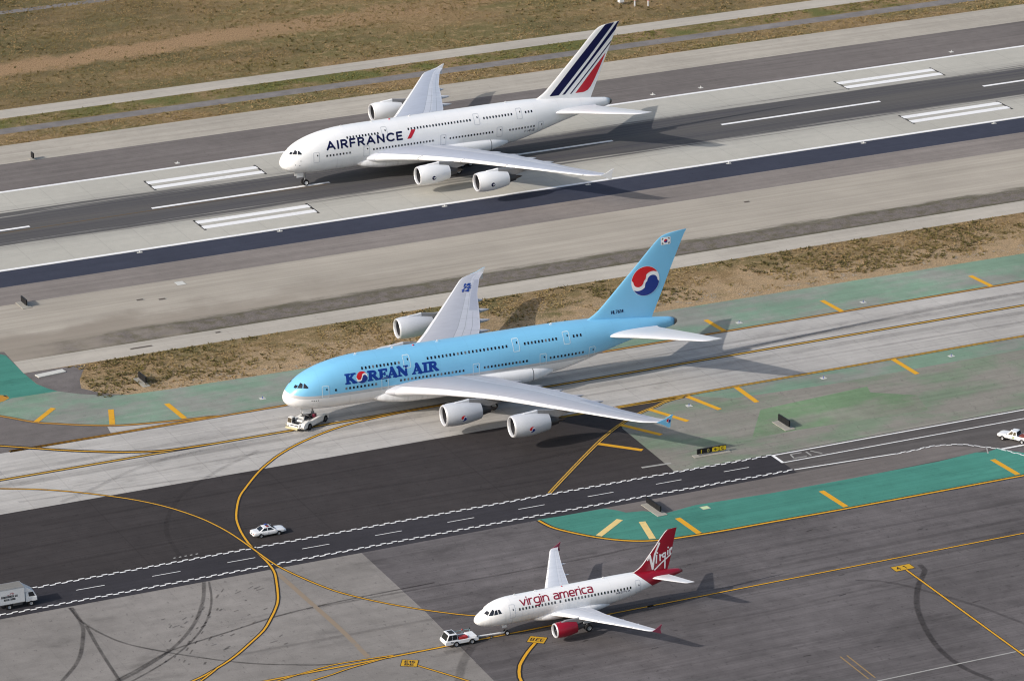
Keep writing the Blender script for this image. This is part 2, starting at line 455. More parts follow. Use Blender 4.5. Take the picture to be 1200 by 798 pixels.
def engine(parent, x, y, z, k, prof, M, emblem=None):
    """k scales the unit profile of length prof['L']"""
    def S(p): return [(a * k, r * k) for a, r in p]
    c = (x, y, z)
    nac = MB().lathe(S(prof['out']), 'x', c, 48).build('engine', M['nacelle'], parent, True, sharp=60)
    MB().lathe(S(prof['lip']), 'x', c, 48).build('intake_ring', M['metal'], nac, True)
    MB().lathe(S(prof['duct']), 'x', c, 48).build('intake_duct', M['duct'], nac, True)
    f = MB(); R = prof['fan'][1] * k; fx = prof['fan'][0] * k
    f.lathe([(fx + .35 * k, 0.01), (fx + .35 * k, R)], 'x', c, 40)
    for i in range(22):
        a = 2 * PI * i / 22
        def pt(r, da, dx): return (x + fx + dx * k, y + r * math.cos(a + da), z + r * math.sin(a + da))
        f.add([pt(R * .28, -.1, 0), pt(R * .28, .12, .2), pt(R, .17, .22), pt(R, -.03, 0.02)], [(0, 1, 2, 3)])
    f.build('fan', M['fan'], nac)
    MB().lathe([(fx - .62 * k, 0.01), (fx - .5 * k, R * .09), (fx - .25 * k, R * .2), (fx + .1 * k, R * .3)], 'x', c, 24).build('spinner', M['spinner'], nac, True)
    MB().lathe(S(prof['core']), 'x', c, 36).build('core_cowl', M['core'], nac, True, sharp=60)
    MB().lathe(S(prof['plug']), 'x', c, 28).build('exhaust_cone', M['hot'], nac, True)
    MB().lathe(S(prof['annulus']), 'x', c, 40).build('bypass_ring', M['dark'], nac, True)
    if emblem:
        o = np.array(prof['out']); lim = [i for i in range(len(o) - 1) if o[i + 1, 0] <= o[i, 0]]
        o = o[:lim[0] + 1] if lim else o; rf = pchip(o[:, 0] * k, o[:, 1] * k)
        def sf(eps):
            def g(X, Z):
                r = rf(X - x) + eps; dz = Z - z
                return np.stack([X, y - np.sqrt(np.maximum(r * r - dz * dz, 1e-4)), Z], 1)
            return g
        emblem(nac, x, z, k, sf)
    return nac

BIG = {'out': [(.30, 1.79), (1.0, 1.90), (2.0, 1.94), (3.2, 1.90), (4.5, 1.75), (5.6, 1.56), (6.5, 1.36), (6.45, 1.30), (5.4, 1.34)],
       'lip': [(.5, 1.47), (.2, 1.49), (.05, 1.55), (0, 1.63), (.05, 1.70), (.30, 1.79)],
       'duct': [(.5, 1.47), (1.1, 1.47), (1.9, 1.5)], 'fan': (1.35, 1.48),
       'core': [(4.6, 1.0), (6.0, 1.0), (7.0, .85), (8.2, .62), (8.15, .56), (7.4, .58)],
       'plug': [(7.4, .46), (8.4, .36), (9.2, .2), (9.7, .02)], 'annulus': [(5.6, .9), (5.6, 1.36)]}
SMALL = {'out': [(.18, 1.09), (.7, 1.16), (1.4, 1.17), (2.2, 1.10), (3.0, .96), (3.45, .86), (3.42, .82), (2.8, .86)],
         'lip': [(.32, .87), (.12, .89), (.03, .93), (0, .98), (.03, 1.03), (.18, 1.09)],
         'duct': [(.32, .87), (.7, .87), (1.0, .88)], 'fan': (.75, .87),
         'core': [(2.4, .62), (3.3, .60), (4.0, .48), (4.6, .38), (4.58, .34), (4.2, .35)],
         'plug': [(4.2, .27), (4.7, .2), (5.1, .02)], 'annulus': [(3.0, .5), (3.0, .86)]}
# ------------------------------------------------------------------ materials
M_TYRE = flat('tyre_rubber', (.018, .018, .02), .85, .2)
M_RIM = paint('wheel_rim', (.42, .43, .45), .45, .5, .3)
M_GLASS = paint('dark_glass', (.012, .015, .02), .08, .6, 0, 0, .02)
M_BLIND = [M_GLASS, paint('grey_window', (.05, .055, .065), .15, .6), paint('blind_window', (.16, .165, .175), .3, .5)]
M_DARK = flat('dark_opening', (.008, .008, .01), .8, .1)
M_STEEL = paint('gear_steel', (.38, .39, .41), .4, .5, .5)
M_METAL = paint('bare_metal', (.70, .71, .74), .38, .5, .35, 0, .05)
M_HOT = paint('hot_metal', (.16, .14, .13), .4, .5, .8)
M_WHITE = paint('white_paint', (.87, .875, .885), .32, .4, 0, .2, .03)
M_NAVY = paint('navy_paint', (.008, .011, .062), .6, .12, 0, 0)
M_RED = paint('red_paint', (.52, .012, .03), .35, .4)
M_BLACK = flat('black_paint', (.012, .012, .014), .5, .3)
M_FAN = paint('fan_blades', (.035, .036, .042), .45, .5, .4)
M_SPIN = paint('spinner_grey', (.12, .12, .13), .5)
M_PYLON = paint('pylon_grey', (.26, .26, .27), .45, .4, 0, .1, .2)

def body_mat(name, build):
    n = N(name, .3, .4, 0, .25)
    x, y, z = n.xyz()
    c = build(n, x, y, z)
    a = n.noise(.5, 4); f = n.rng(a, .3, .7, .965, 1.0)
    d = n.m_('ABSOLUTE', n.m_('SUBTRACT', n.m_('FRACT', n.m_('DIVIDE', x, 5.3)), .5))
    g = n.m_('GREATER_THAN', d, .4955)
    f = n.m_('SUBTRACT', f, n.m_('MULTIPLY', g, .09))
    d2 = n.m_('ABSOLUTE', n.m_('SUBTRACT', n.m_('FRACT', n.m_('DIVIDE', z, 1.45)), .5))
    f = n.m_('SUBTRACT', f, n.m_('MULTIPLY', n.m_('GREATER_THAN', d2, .487), .045))
    pt = n.t.nodes.new('ShaderNodeTexWhiteNoise'); cb = n.t.nodes.new('ShaderNodeCombineXYZ')
    n.link(n.m_('FLOOR', n.m_('DIVIDE', n.m_('ADD', x, 2.65), 5.3)), cb.inputs[0]); n.link(n.m_('FLOOR', n.m_('DIVIDE', n.m_('ADD', z, .725), 1.45)), cb.inputs[1]); n.link(cb.outputs[0], pt.inputs[0])
    f = n.m_('MULTIPLY', f, n.rng(pt.outputs[0], 0, 1, .975, 1.0))
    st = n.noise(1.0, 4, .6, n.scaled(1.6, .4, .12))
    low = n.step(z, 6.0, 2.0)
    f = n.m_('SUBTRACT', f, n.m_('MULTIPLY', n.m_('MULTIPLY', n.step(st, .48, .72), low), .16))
    n.base(n.mul(c, f)); return n.m

def wing_mat(name, mainc, light, sub, lines):
    """colour by chord fraction carried in the UV map"""
    n = N(name, .38, .4, 0, .1)
    u, v, _ = n.xyz(n.co('UV'))
    c = n.mix(n.step(u, .605, .615), mainc, light)
    c = n.mix(n.step(u, .10, .094), c, light)
    f = 1.0
    for a in lines:
        d = n.m_('LESS_THAN', n.m_('ABSOLUTE', n.m_('SUBTRACT', u, a)), .0055)
        f = n.m_('SUBTRACT', f, n.m_('MULTIPLY', d, .32))
    d = n.m_('ABSOLUTE', n.m_('SUBTRACT', n.m_('FRACT', n.m_('DIVIDE', v, sub)), .5))
    g = n.m_('MULTIPLY', n.m_('GREATER_THAN', d, .487), n.m_('GREATER_THAN', u, .62))
    f = n.m_('SUBTRACT', f, n.m_('MULTIPLY', g, .25))
    no = n.noise(.8, 4, .6, n.scaled(.5, 1.5)); f = n.m_('MULTIPLY', f, n.rng(no, .3, .7, .93, 1.03))
    n.base(n.mul(c, f)); return n.m

# ------------------------------------------------------------------ double-deck airliner
A380 = [(0, 4.98, 4.88, .06, 4.93), (.12, 5.44, 4.42, .66, 4.95), (.45, 6.02, 3.98, 1.26, 5.0), (1.0, 6.68, 3.62, 1.84, 5.1), (1.7, 7.36, 3.32, 2.32, 5.3), (2.5, 7.95, 3.08, 2.68, 5.55),
        (3.5, 8.53, 2.9, 2.98, 5.9), (5, 9.2, 2.68, 3.27, 6.1), (7, 9.85, 2.52, 3.46, 6.3), (10, 10.45, 2.46, 3.55, 6.45), (13, 10.74, 2.45, 3.57, 6.5), (17, 10.83, 2.45, 3.57, 6.5),
        (44, 10.83, 2.45, 3.57, 6.5), (48, 10.82, 2.75, 3.53, 6.6), (52, 10.76, 3.6, 3.36, 6.85), (56, 10.58, 4.7, 2.95, 7.2), (60, 10.22, 5.75, 2.35, 7.6), (64, 9.78, 6.6, 1.72, 8.0), (68, 9.28, 7.15, 1.05, 8.2), (70.1, 9.0, 7.45, .68, 8.25), (70.45, 8.85, 7.6, .55, 8.25)]
FIN380 = [(8.6, 53.6, 66.1), (10.5, 54.2, 66.75), (10.9, 54.75, 66.95), (11.4, 55.6, 67.15), (12.1, 56.5, 67.45), (13.5, 57.95, 68.05), (16, 60.4, 69.05), (19, 63.35, 70.3), (22.6, 66.8, 71.85), (23.3, 67.55, 72.15), (23.8, 68.4, 72.4), (24.1, 69.8, 72.6), (24.28, 71.3, 72.7), (24.36, 72.3, 72.74)]
W380 = [(0, 16.0, 34.6, 4.1, 4.3, .125), (3.2, 16.6, 35.6, 4.55, 4.65, .125), (4.4, 17.7, 36.0, 4.72, 4.75, .125), (6.2, 20.7, 36.6, 4.9, 4.9, .118), (9, 24.2, 37.7, 5.15, 5.15, .112), (13.2, 28.2, 40.0, 5.5, 5.45, .105), (17.1, 31.4, 41.9, 5.82, 5.75, .10),
        (24.5, 36.8, 44.7, 6.2, 6.15, .095), (31, 41.5, 47.0, 6.55, 6.5, .09), (37.6, 46.2, 50.1, 6.9, 6.88, .09), (38.6, 47.1, 50.8, 6.95, 6.93, .09), (39.3, 48.2, 51.3, 6.98, 6.97, .085), (39.85, 49.4, 51.8, 7.0, 7.0, .07)]
T380 = [(0, 56.4, 66.8, 8.0, 8.25, .10), (2.2, 57.0, 66.7, 8.1, 8.35, .10), (6, 60.7, 68.2, 8.6, 8.8, .10), (13.8, 68.0, 71.7, 9.5, 9.6, .09), (14.7, 68.9, 72.15, 9.6, 9.68, .09), (15.18, 70.0, 72.4, 9.66, 9.72, .07)]

def jumbo(L):
    """L: livery dictionary"""
    R = thing('double_deck_airliner', L['label'], 'airliner', L['loc'], L['rot'])
    fz = Fuselage(A380)
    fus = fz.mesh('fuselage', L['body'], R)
    # wing-body fairing
    fair = []
    for x, hw, zt, zb in [(14.6, 2.6, 4.4, 3.4), (15.8, 3.2, 4.75, 2.75), (17.5, 3.6, 5.1, 2.35), (21, 4.0, 5.45, 1.95), (28, 4.15, 5.55, 1.8), (36, 4.15, 5.55, 1.8), (41, 4.05, 5.45, 1.95), (43.6, 3.85, 5.25, 2.3), (45.5, 3.45, 4.9, 2.75), (47.0, 2.8, 4.5, 3.1)]:
        fair.append((x, hw, zt, zb))
    fr = np.array(fair); fx = [pchip(fr[:, 0], fr[:, k]) for k in (1, 2, 3)]
    V = []; F = []; n = 40; xs = np.linspace(14.6, 47.0, 60)
    for x in xs:
        hw, zt, zb = [float(f(x)) for f in fx]
        for i in range(n):
            a = 2 * PI * i / n; e = .72
            V.append((x, hw * math.copysign(abs(math.cos(a)) ** e, math.cos(a)), (zt + zb) / 2 + (zt - zb) / 2 * math.copysign(abs(math.sin(a)) ** e, math.sin(a))))
    for k in range(len(xs) - 1):
        for i in range(n): j = (i + 1) % n; F.append((k * n + i, k * n + j, (k + 1) * n + j, (k + 1) * n + i))
    F += [list(range(n)), list(range((len(xs) - 1) * n, len(xs) * n))]
    fixn(mk('belly_fairing', V, F, L['fairing'], R, True, sharp=60))
    # wings and tailplanes
    def reg(u, y):
        if y < 4.5: return ('main', 'wing', L['wing'])
        if u < .10: return ('slat_in' if y < 25 else 'slat_out', 'slat', L['slat'])
        if u > .74 and 4.5 < y < 23.5: return ('flap_in' if y < 13.4 else 'flap_out', 'flap', L['flap'])
        if u > .74 and 24 < y < 37.0: return ('ail', 'aileron', L['aileron'])
        return ('main', 'wing', L['wing'])
    ys = [0, 1.5, 3, 3.6, 4.0, 4.5, 5.2, 6, 7, 8, 9, 10, 11, 12.2, 13.4, 15, 17, 19, 21, 22.5, 23.5, 24, 25, 27, 29, 31, 33, 35, 36, 37, 37.6, 38.1, 38.6, 39.0, 39.3, 39.6, 39.85]
    for sd in (-1, 1):
        w = lift_surface(W380, ys, reg, R, sd, .012)
        fence = [(49.2, 7.0), (50.5, 7.35), (51.75, 7.95), (52.1, 7.95), (51.7, 7.1), (51.65, 6.7), (51.6, 5.9), (51.2, 5.9), (50.4, 6.45)]
        fixn(MB().prism(fence, sd * 39.86 - .05, sd * 39.86 + .05).build('wingtip_fence', [L['fence'], L['slat']], w, fm=[0] * len(fence) + ([1, 0] if sd > 0 else [0, 1])))
        if L.get('swirl') and sd < 0:
            swirl(w, 'tip_emblem', 51.25, 7.05, .36, lambda e: (lambda x, z: np.stack([x, 0 * x - 39.92 - e, z], 1)), .05)
        t_ = np.array(W380); fl = pchip(t_[:, 0], t_[:, 2]); zt = pchip(t_[:, 0], t_[:, 4])
        for y, ln in ((8.0, 7.5), (12.0, 7.0), (16.0, 6.6), (20.2, 6.2), (24.6, 5.6), (29.0, 4.2)):
            xe = float(fl(y)) + (1.9 if y < 25 else 1.0); z = float(zt(y)) - .34
            pr = [(-ln, .02), (-ln * .9, .26), (-ln * .65, .42), (-ln * .35, .42), (-ln * .12, .22), (0, .03)]
            MB().lathe(pr, 'x', (xe, sd * y, z), 16).build('flap_track_fairing', L['track'], w, True)
        def tr(u, y): return ('main', 'tailplane', L['tail_plane']) if (u < .68 or y < 2.6 or y > 14) else ('elev', 'elevator', L['tail_plane'])
        lift_surface(T380, [0, 1, 2.2, 2.6, 3.5, 5, 7, 9, 11, 13, 13.8, 14.2, 14.7, 15, 15.18], tr, R, sd, 0.0)
        # engines with pylons
        for y, x, z in ((14.9, 22.3, 3.62), (25.7, 29.85, 4.3)):
            engine(R, x, sd * y, z, 1.0, BIG, L['eng'], L['eng_mark'] if sd < 0 else None)
            zw = float(zt(y)) - .1
            nose = [(x + 1.5, z + 1.82), (x + 2.3, z + 2.06), (x + 3.6, z + 2.16), (x + 4.6, z + 2.30), (x + 4.6, z + 1.6), (x + 3, z + 1.7)]
            fixn(MB().prism(nose, sd * y - .26, sd * y + .26).build('pylon_fairing', L['pylon_tip'], R, bevel=.1))
            side = [(x + 4.55, z + 2.28), (x + 7.0, zw + .12), (x + 8.5, zw + .15), (x + 13, zw - .05), (x + 10.5, z + 1.1), (x + 8.0, z + .45), (x + 6, z + .8), (x + 4.55, z + 1.5)]
            fixn(MB().prism(side, sd * y - .24, sd * y + .24).build('pylon', L['pylon'], R, bevel=.06))
    # fin with rudder seam as part of its mesh
    fin_mesh(FIN380, .047, L['fin'], R)
    # tail cone outlet
    MB().lathe([(70.3, .70), (70.7, .50), (70.95, .30), (70.9, .26), (70.5, .25), (70.45, .0)], 'x', (0, 0, 8.22), 24).build('tail_outlet', M_HOT, R, True)
    # cockpit
    P = fz.side(.03)
    panes = [[(1.46, 6.98), (1.86, 7.40), (2.16, 7.42), (1.80, 7.02)], [(1.90, 7.06), (2.24, 7.44), (2.60, 7.80), (2.84, 7.70), (2.62, 7.12)], [(2.74, 7.12), (2.96, 7.70), (3.14, 7.78), (3.54, 7.26), (3.42, 7.12)]]
    for pn in panes:
        bx = (min(p[0] for p in pn) - .1, max(p[0] for p in pn) + .1, min(p[1] for p in pn) - .1, max(p[1] for p in pn) + .1)
        for sg in (-1, 1):
            decal('cockpit_window', lambda X, Y: sd_poly(X, Y, pn), bx, .06, fz.side(.025, sg), M_GLASS, R)
    # cabin windows, one by one
    count = 0; spare = []
    def window(x, z):
        nonlocal count
        count += 1
        c = fz.side(.022)
        px = np.array([-.15, -.15, -.09, .09, .15, .15, .09, -.09]) * 1.05; pz = np.array([-.13, .13, .21, .21, .13, -.13, -.21, -.21]) * 1.0
        V = c(x + px, z + pz)
        if count > 100: spare.append(V); return
        mk('cabin_window', V, [list(range(8))], M_BLIND[random.choice((0, 0, 0, 0, 1, 1, 2))], R)
    for z, rows in ((6.42, L['main_rows']), (9.30, L['upper_rows'])):
        for a, b in rows:
            k = max(1, int(round((b - a) / .66))) if b > a else 0
            for i in range(k + 1): window(a + (b - a) * i / max(k, 1), z - (.06 if z < 7 and a > 44 else 0))
    if spare:
        VV = np.concatenate(spare); mk('cabin_window', VV, [list(range(8 * i, 8 * i + 8)) for i in range(len(spare))], M_GLASS, R, kind='stuff')
    # doors: panel outline with a small window
    for x, z0, z1 in [(6.25, 5.3, 7.3), (16.6, 5.2, 7.3), (32.8, 5.25, 7.3), (44.85, 5.25, 7.25), (53.95, 5.15, 7.05), (20.7, 8.35, 10.2), (40.2, 8.3, 10.2), (49.35, 8.25, 10.1)]:
        d = decal('cabin_door', lambda X, Y: np.abs(sd_box(X, Y, x - .56, x + .56, z0, z1, .18)) - .05, (x - .8, x + .8, z0 - .2, z1 + .2), .07, fz.side(.02), L['door'], R)
        decal('door_window', lambda X, Y: sd_box(X, Y, x + .1, x + .32, z1 - .75, z1 - .42, .08), (x, x + .5, z1 - .9, z1 - .3), .08, fz.side(.022), M_GLASS, d)
    for x, z in ((4.0, 4.95), (4.35, 4.9), (4.7, 4.9), (5.05, 4.9)) if L.get('swirl') else ((2.2, 5.15), (3.0, 5.0), (3.2, 5.9)):
        decal('sensor_plate', lambda X, Y: np.hypot(X - x, Y - z) - .09, (x - .15, x + .15, z - .15, z + .15), .06, fz.side(.025), M_BLACK, R)
    # aerials and beacon on the crown
    for x in (12.5, 19.0, 27.0, 47.5):
        zt = float(fz.top(math.sqrt(x)))
        fixn(MB().prism([(x, zt - .05), (x + .18, zt + .34), (x + .42, zt + .34), (x + .5, zt - .05)], -.035, .035).build('aerial', M_WHITE, R))
    zt = float(fz.top(math.sqrt(23.0)))
    MB().lathe([(zt - .02, .2), (zt + .1, .18), (zt + .2, .02)], 'z', (23.0, 0, 0), 14).build('beacon', M_RED, R, True)
    # landing gear
    nx = 5.06
    g = MB().tube((nx, 0, .65), (nx, 0, 3.2), .16).tube((nx, -.5, .66), (nx, .5, .66), .12).tube((nx - .1, 0, 1.5), (nx - 1.5, 0, 3.0), .09)
    ng = g.build('nose_gear', M_STEEL, R)
    zf = L.get('nose_lift', 0.0)
    for sy in (-.48, .48): wheel(ng, nx, sy, .63 + zf, .63, .45, (M_TYRE, M_WHITE))
    fixn(MB().box(nx - 1.9, nx - .5, -.62, -.55, 1.9, 2.95).box(nx - 1.9, nx - .5, .55, .62, 1.9, 2.95).build('gear_door', L['fairing'], R))
    for sy in (-1, 1):
        y = 6.2 * sy; x0 = 33.6
        wg = MB().tube((x0, y, .8), (x0, y, 4.6), .25).tube((x0 - .9, y, .75), (x0 + .9, y, .75), .18).tube((x0, y, 2.0), (x0, y - 2 * sy, 4.2), .14).build('wing_gear', M_STEEL, R)
        for dx in (-.9, .9):
            for dy in (-.65, .65): wheel(wg, x0 + dx, y + dy, .7, .7, .5, (M_TYRE, M_RIM))
        y = 2.65 * sy; x0 = 36.9
        bg = MB().tube((x0, y, .8), (x0, y, 3.2), .28).tube((x0 - 1.75, y, .75), (x0 + 1.75, y, .75), .2).build('body_gear', M_STEEL, R)
        for dx in (-1.7, 0, 1.7):
            for dy in (-.65, .65): wheel(bg, x0 + dx, y + dy, .7, .7, .5, (M_TYRE, M_RIM))
        fixn(MB().prism([(31.6, 4.3), (35.6, 4.3), (35.2, 2.2), (32.4, 2.0)], sy * 7.35 - .05, sy * 7.35 + .05).build('gear_door', L['fairing'], R))
    L['marks'](R, fz)
    return R

M_SW_RED = paint('emblem_red', (.62, .012, .02), .35)
M_SW_BLUE = paint('emblem_blue', (.012, .035, .24), .35)
def swirl(parent, name, cx, cz, r, surf, h, rot=0.45, disc=True):
    b = (cx - r * 1.08, cx + r * 1.08, cz - r * 1.08, cz + r * 1.08)
    o = None
    if disc:
        o = decal(name, lambda X, Y: taegeuk(X, Y, cx, cz, r, rot)[0], b, h, surf(.02), M_WHITE, parent)
    dst = o or parent
    top = 'emblem_half'
    lv = o is not None and parent.parent is None
    p = o if lv else parent
    decal(top, lambda X, Y: taegeuk(X, Y, cx, cz, r * .985, rot)[1], b, h, surf(.035), M_SW_RED, p)
    decal(top, lambda X, Y: taegeuk(X, Y, cx, cz, r * .985, rot)[2], b, h, surf(.035), M_SW_BLUE, p)

ENG_W = {'nacelle': M_WHITE, 'metal': M_METAL, 'duct': paint('duct_grey', (.05, .05, .056), .6), 'fan': M_FAN, 'spinner': M_SPIN, 'core': paint('core_grey', (.075, .075, .08), .45, .5, .4), 'hot': M_HOT, 'dark': M_DARK}

# --- livery one: white with navy and red fin bars
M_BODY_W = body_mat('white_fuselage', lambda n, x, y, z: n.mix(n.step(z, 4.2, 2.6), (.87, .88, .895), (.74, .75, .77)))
M_FAIR_W = body_mat('white_fairing', lambda n, x, y, z: n.mix(n.m_('LESS_THAN', n.m_('ABSOLUTE', n.m_('SUBTRACT', x, 43.0)), .07), (.83, .84, .86), (.10, .10, .11)))
M_WING_A = wing_mat('wing_bluish_grey', (.46, .49, .57), (.62, .64, .70), 4.1, (.10, .61, .735))
def slat_mat(name, col, cuts, dark=.4):
    n = N(name, .35, .4, 0, .1); u, v, _ = n.xyz(n.co('UV')); f = n.rng(n.noise(.6, 4), .3, .7, .95, 1.02)
    for c in cuts: f = n.m_('SUBTRACT', f, n.m_('MULTIPLY', n.m_('LESS_THAN', n.m_('ABSOLUTE', n.m_('SUBTRACT', v, c)), .09), dark))
    n.base(n.mul(col, n.m_('MAXIMUM', f, .1))); return n.m
M_SLAT_A = slat_mat('slat_white', (.83, .84, .86), (9.6, 16.4, 24.2, 37.9), .62)
M_FLAP_A = wing_mat('flap_bluish_grey', (.5, .53, .6), (.56, .59, .66), 5.2, (.76, .86))
M_TRACK_A = paint('track_grey', (.62, .64, .68), .4)
M_DOOR_W = paint('door_seam_grey', (.60, .62, .66), .4)
M_PLAIN = paint('tailplane_white', (.72, .73, .76), .35, .4, 0, .1, .05)

def af_engine_mark(nac, x, z, k, sf):
    def s(X, Y):
        d = np.hypot(X - x - 2.75, Y - z + .25)
        return np.minimum(np.maximum(d - .42, .25 - np.hypot(X - x - 2.88, Y - z + .17)), np.hypot(X - x - 2.86, Y - z + .02) - .15)
    decal('engine_emblem', s, (x + 2.2, x + 3.4, z - .8, z + .4), .06, sf(.02), M_NAVY, nac)
def af_marks(R, fz):
    st = text_strokes('AIRFRANCE', 8.55, 24.1, 7.62, 1.32, .42)
    decal('lettering', lambda X, Y: sd_strokes(X, Y, st, .36), (8.1, 24.6, 7.3, 9.3), .065, fz.side(.022), M_NAVY, R)
    sl = [(25.2, 7.5), (26.0, 7.5), (27.15, 9.06), (26.28, 9.14)]
    decal('red_slash', lambda X, Y: sd_poly(X, Y, sl), (25, 27.4, 7.4, 9.3), .07, fz.side(.022), M_RED, R)
    rg = text_strokes('F-HPJE', 50.4, 52.6, 5.35, .42, .3)
    decal('registration', lambda X, Y: sd_strokes(X, Y, rg, .08), (50.2, 52.8, 5.2, 5.9), .05, fz.side(.02), M_NAVY, R)
    f, ins = fin_surf(FIN380, .02, .047)
    def bar(pts, mat):
        bx = (min(p[0] for p in pts) - .1, max(p[0] for p in pts) + .1, min(p[1] for p in pts) - .1, min(24.34, max(p[1] for p in pts) + .1))
        decal('fin_bar', lambda X, Y: np.maximum(sd_poly(X, Y, pts), ins(X, Y, .04)), bx, .11, f, mat, R)
    bar([(57.2, 10.95), (59.25, 10.9), (65.6, 17.6), (71.9, 24.6), (70.1, 24.6), (63.4, 17.6)], M_NAVY)
    bar([(60.0, 10.9), (60.62, 10.9), (66.4, 16.95), (72.9, 23.85), (72.9, 24.6), (72.35, 24.4), (65.75, 16.95)], M_NAVY)
    bar([(61.7, 10.85), (62.02, 10.85), (66.7, 15.75), (71.3, 20.75), (71.3, 21.1), (66.45, 15.85)], M_NAVY)
    bar([(62.9, 10.85), (64.9, 10.85), (65.7, 11.15), (66.35, 11.8), (67.3, 13.4), (68.4, 15.6), (69.75, 18.4), (66.6, 15.0)], M_RED)

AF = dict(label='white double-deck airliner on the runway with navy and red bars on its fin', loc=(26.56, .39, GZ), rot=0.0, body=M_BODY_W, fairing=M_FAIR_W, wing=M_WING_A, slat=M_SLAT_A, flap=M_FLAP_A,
          aileron=M_FLAP_A, fence=M_SLAT_A, track=M_TRACK_A, tail_plane=M_PLAIN, fin=M_WHITE, pylon=M_PYLON, pylon_tip=M_WHITE, eng=ENG_W, eng_mark=af_engine_mark, door=M_DOOR_W, marks=af_marks,
          main_rows=[(8.4, 13.15), (18.15, 30.6), (34.3, 43.3), (47.1, 52.4)], upper_rows=[(12.9, 19.3), (25.7, 38.8), (41.8, 47.7), (50.8, 52.1)])
jumbo(AF)

# --- livery two: sky blue over silver and white
SKY = (.205, .53, .80)
def ke_body(n, x, y, z):
    edge = n.m_('ADD', 5.72, n.m_('MULTIPLY', .62, n.m_('POWER', 2.718, n.m_('DIVIDE', x, -1.6))))
    d = n.m_('SUBTRACT', z, edge)
    c = n.mix(n.step(d, -.03, .05), (.50, .52, .55), SKY)
    c = n.mix(n.step(d, -.50, -.56), c, (.84, .845, .86))
    tip = n.step(x, .75, .45)
    return n.mix(n.m_('MULTIPLY', tip, n.step(d, 0.02, -.02)), c, (.82, .83, .85))
M_BODY_K = body_mat('sky_blue_fuselage', ke_body)
M_FIN_K = paint('sky_blue_fin', SKY, .32, .4, 0, .2, .04)
M_WING_K = wing_mat('wing_warm_grey', (.45, .455, .50), (.56, .565, .61), 4.1, (.10, .61, .735))
M_SLAT_K = slat_mat('slat_light_grey', (.76, .77, .80), (16.3, 24.1), .3)
M_FLAP_K = wing_mat('flap_warm_grey', (.52, .52, .58), (.58, .58, .63), 5.2, (.76, .86))
M_AIL_K = paint('aileron_grey', (.44, .45, .52), .4)
M_NAC_K = paint('nacelle_grey', (.60, .62, .66), .35)
M_TRACK_K = paint('track_fairing_grey', (.48, .49, .53), .4)
M_DOOR_K = paint('door_seam_pale', (.62, .78, .86), .4)
M_TITLE = paint('title_blue', (.010, .048, .29), .6, .12, 0, 0)
ENG_K = dict(ENG_W); ENG_K['nacelle'] = M_NAC_K

def ke_engine_mark(nac, x, z, k, sf):
    cx, cz, r = x + 2.95, z - .25, .5
    b = (cx - .6, cx + .6, cz - .6, cz + .6)
    for i, m in ((0, M_WHITE), (1, M_SW_RED), (2, M_SW_BLUE)):
        decal('engine_emblem', lambda X, Y: taegeuk(X, Y, cx, cz, r, .1, .2)[i], b, .05, sf(.015 + .012 * (i > 0)), m, nac)

def slab_letter(ch, X, Y, x, y, h):
    """heavy slab-serif capitals as unions of boxes and bars; returns distance, width in units of h"""
    u = (X - x) / (h * 1.12); v = (Y - y) / h
    def bx(a, b, c, d): return sd_box(u, v, a, b, c, d, .02)
    def bar(p, q, w): return sd_seg(u, v, p, q) - w / 2
    S = []
    if ch == 'K': S = [bx(.12, .36, 0, 1), bx(0, .48, 0, .12), bx(0, .48, .88, 1), bar((.36, .45), (.80, .93), .15), bar((.45, .55), (.88, .10), .25), bx(.56, 1.02, .88, 1), bx(.68, 1.12, 0, .12)]
    if ch == 'R': S = [bx(.12, .36, 0, 1), bx(0, .48, 0, .12), bx(0, .5, .88, 1), np.maximum(np.abs(np.hypot((u - .5) / 1.15, v - .72)) - .28, .10 - np.hypot((u - .48) / 1.5, v - .72)), bar((.52, .5), (.84, .10), .24), bx(.72, 1.04, 0, .12)]
    if ch == 'E': S = [bx(.10, .36, 0, 1), bx(0, .84, 0, .14), bx(0, .82, .86, 1), bx(.3, .62, .44, .58), bx(.72, .84, .0, .32), bx(.70, .82, .70, 1), bx(.54, .63, .34, .68)]
    if ch == 'A': S = [bar((.16, .06), (.50, .96), .12), bar((.50, .96), (.84, .06), .27), bx(0, .36, 0, .11), bx(.58, 1.08, 0, .11), bx(.28, .78, .28, .38), bx(.40, .58, .9, 1)]
    if ch == 'N': S = [bx(.14, .27, 0, 1), bx(.80, .93, 0, 1), bar((.18, .92), (.84, .08), .27), bx(0, .42, 0, .11), bx(0, .34, .89, 1), bx(.66, 1.06, .89, 1)]
    if ch == 'I': S = [bx(.12, .38, 0, 1), bx(0, .5, 0, .12), bx(0, .5, .88, 1)]
    d = S[0]
    for s in S[1:]: d = np.minimum(d, s)
    return (d - .028) * h

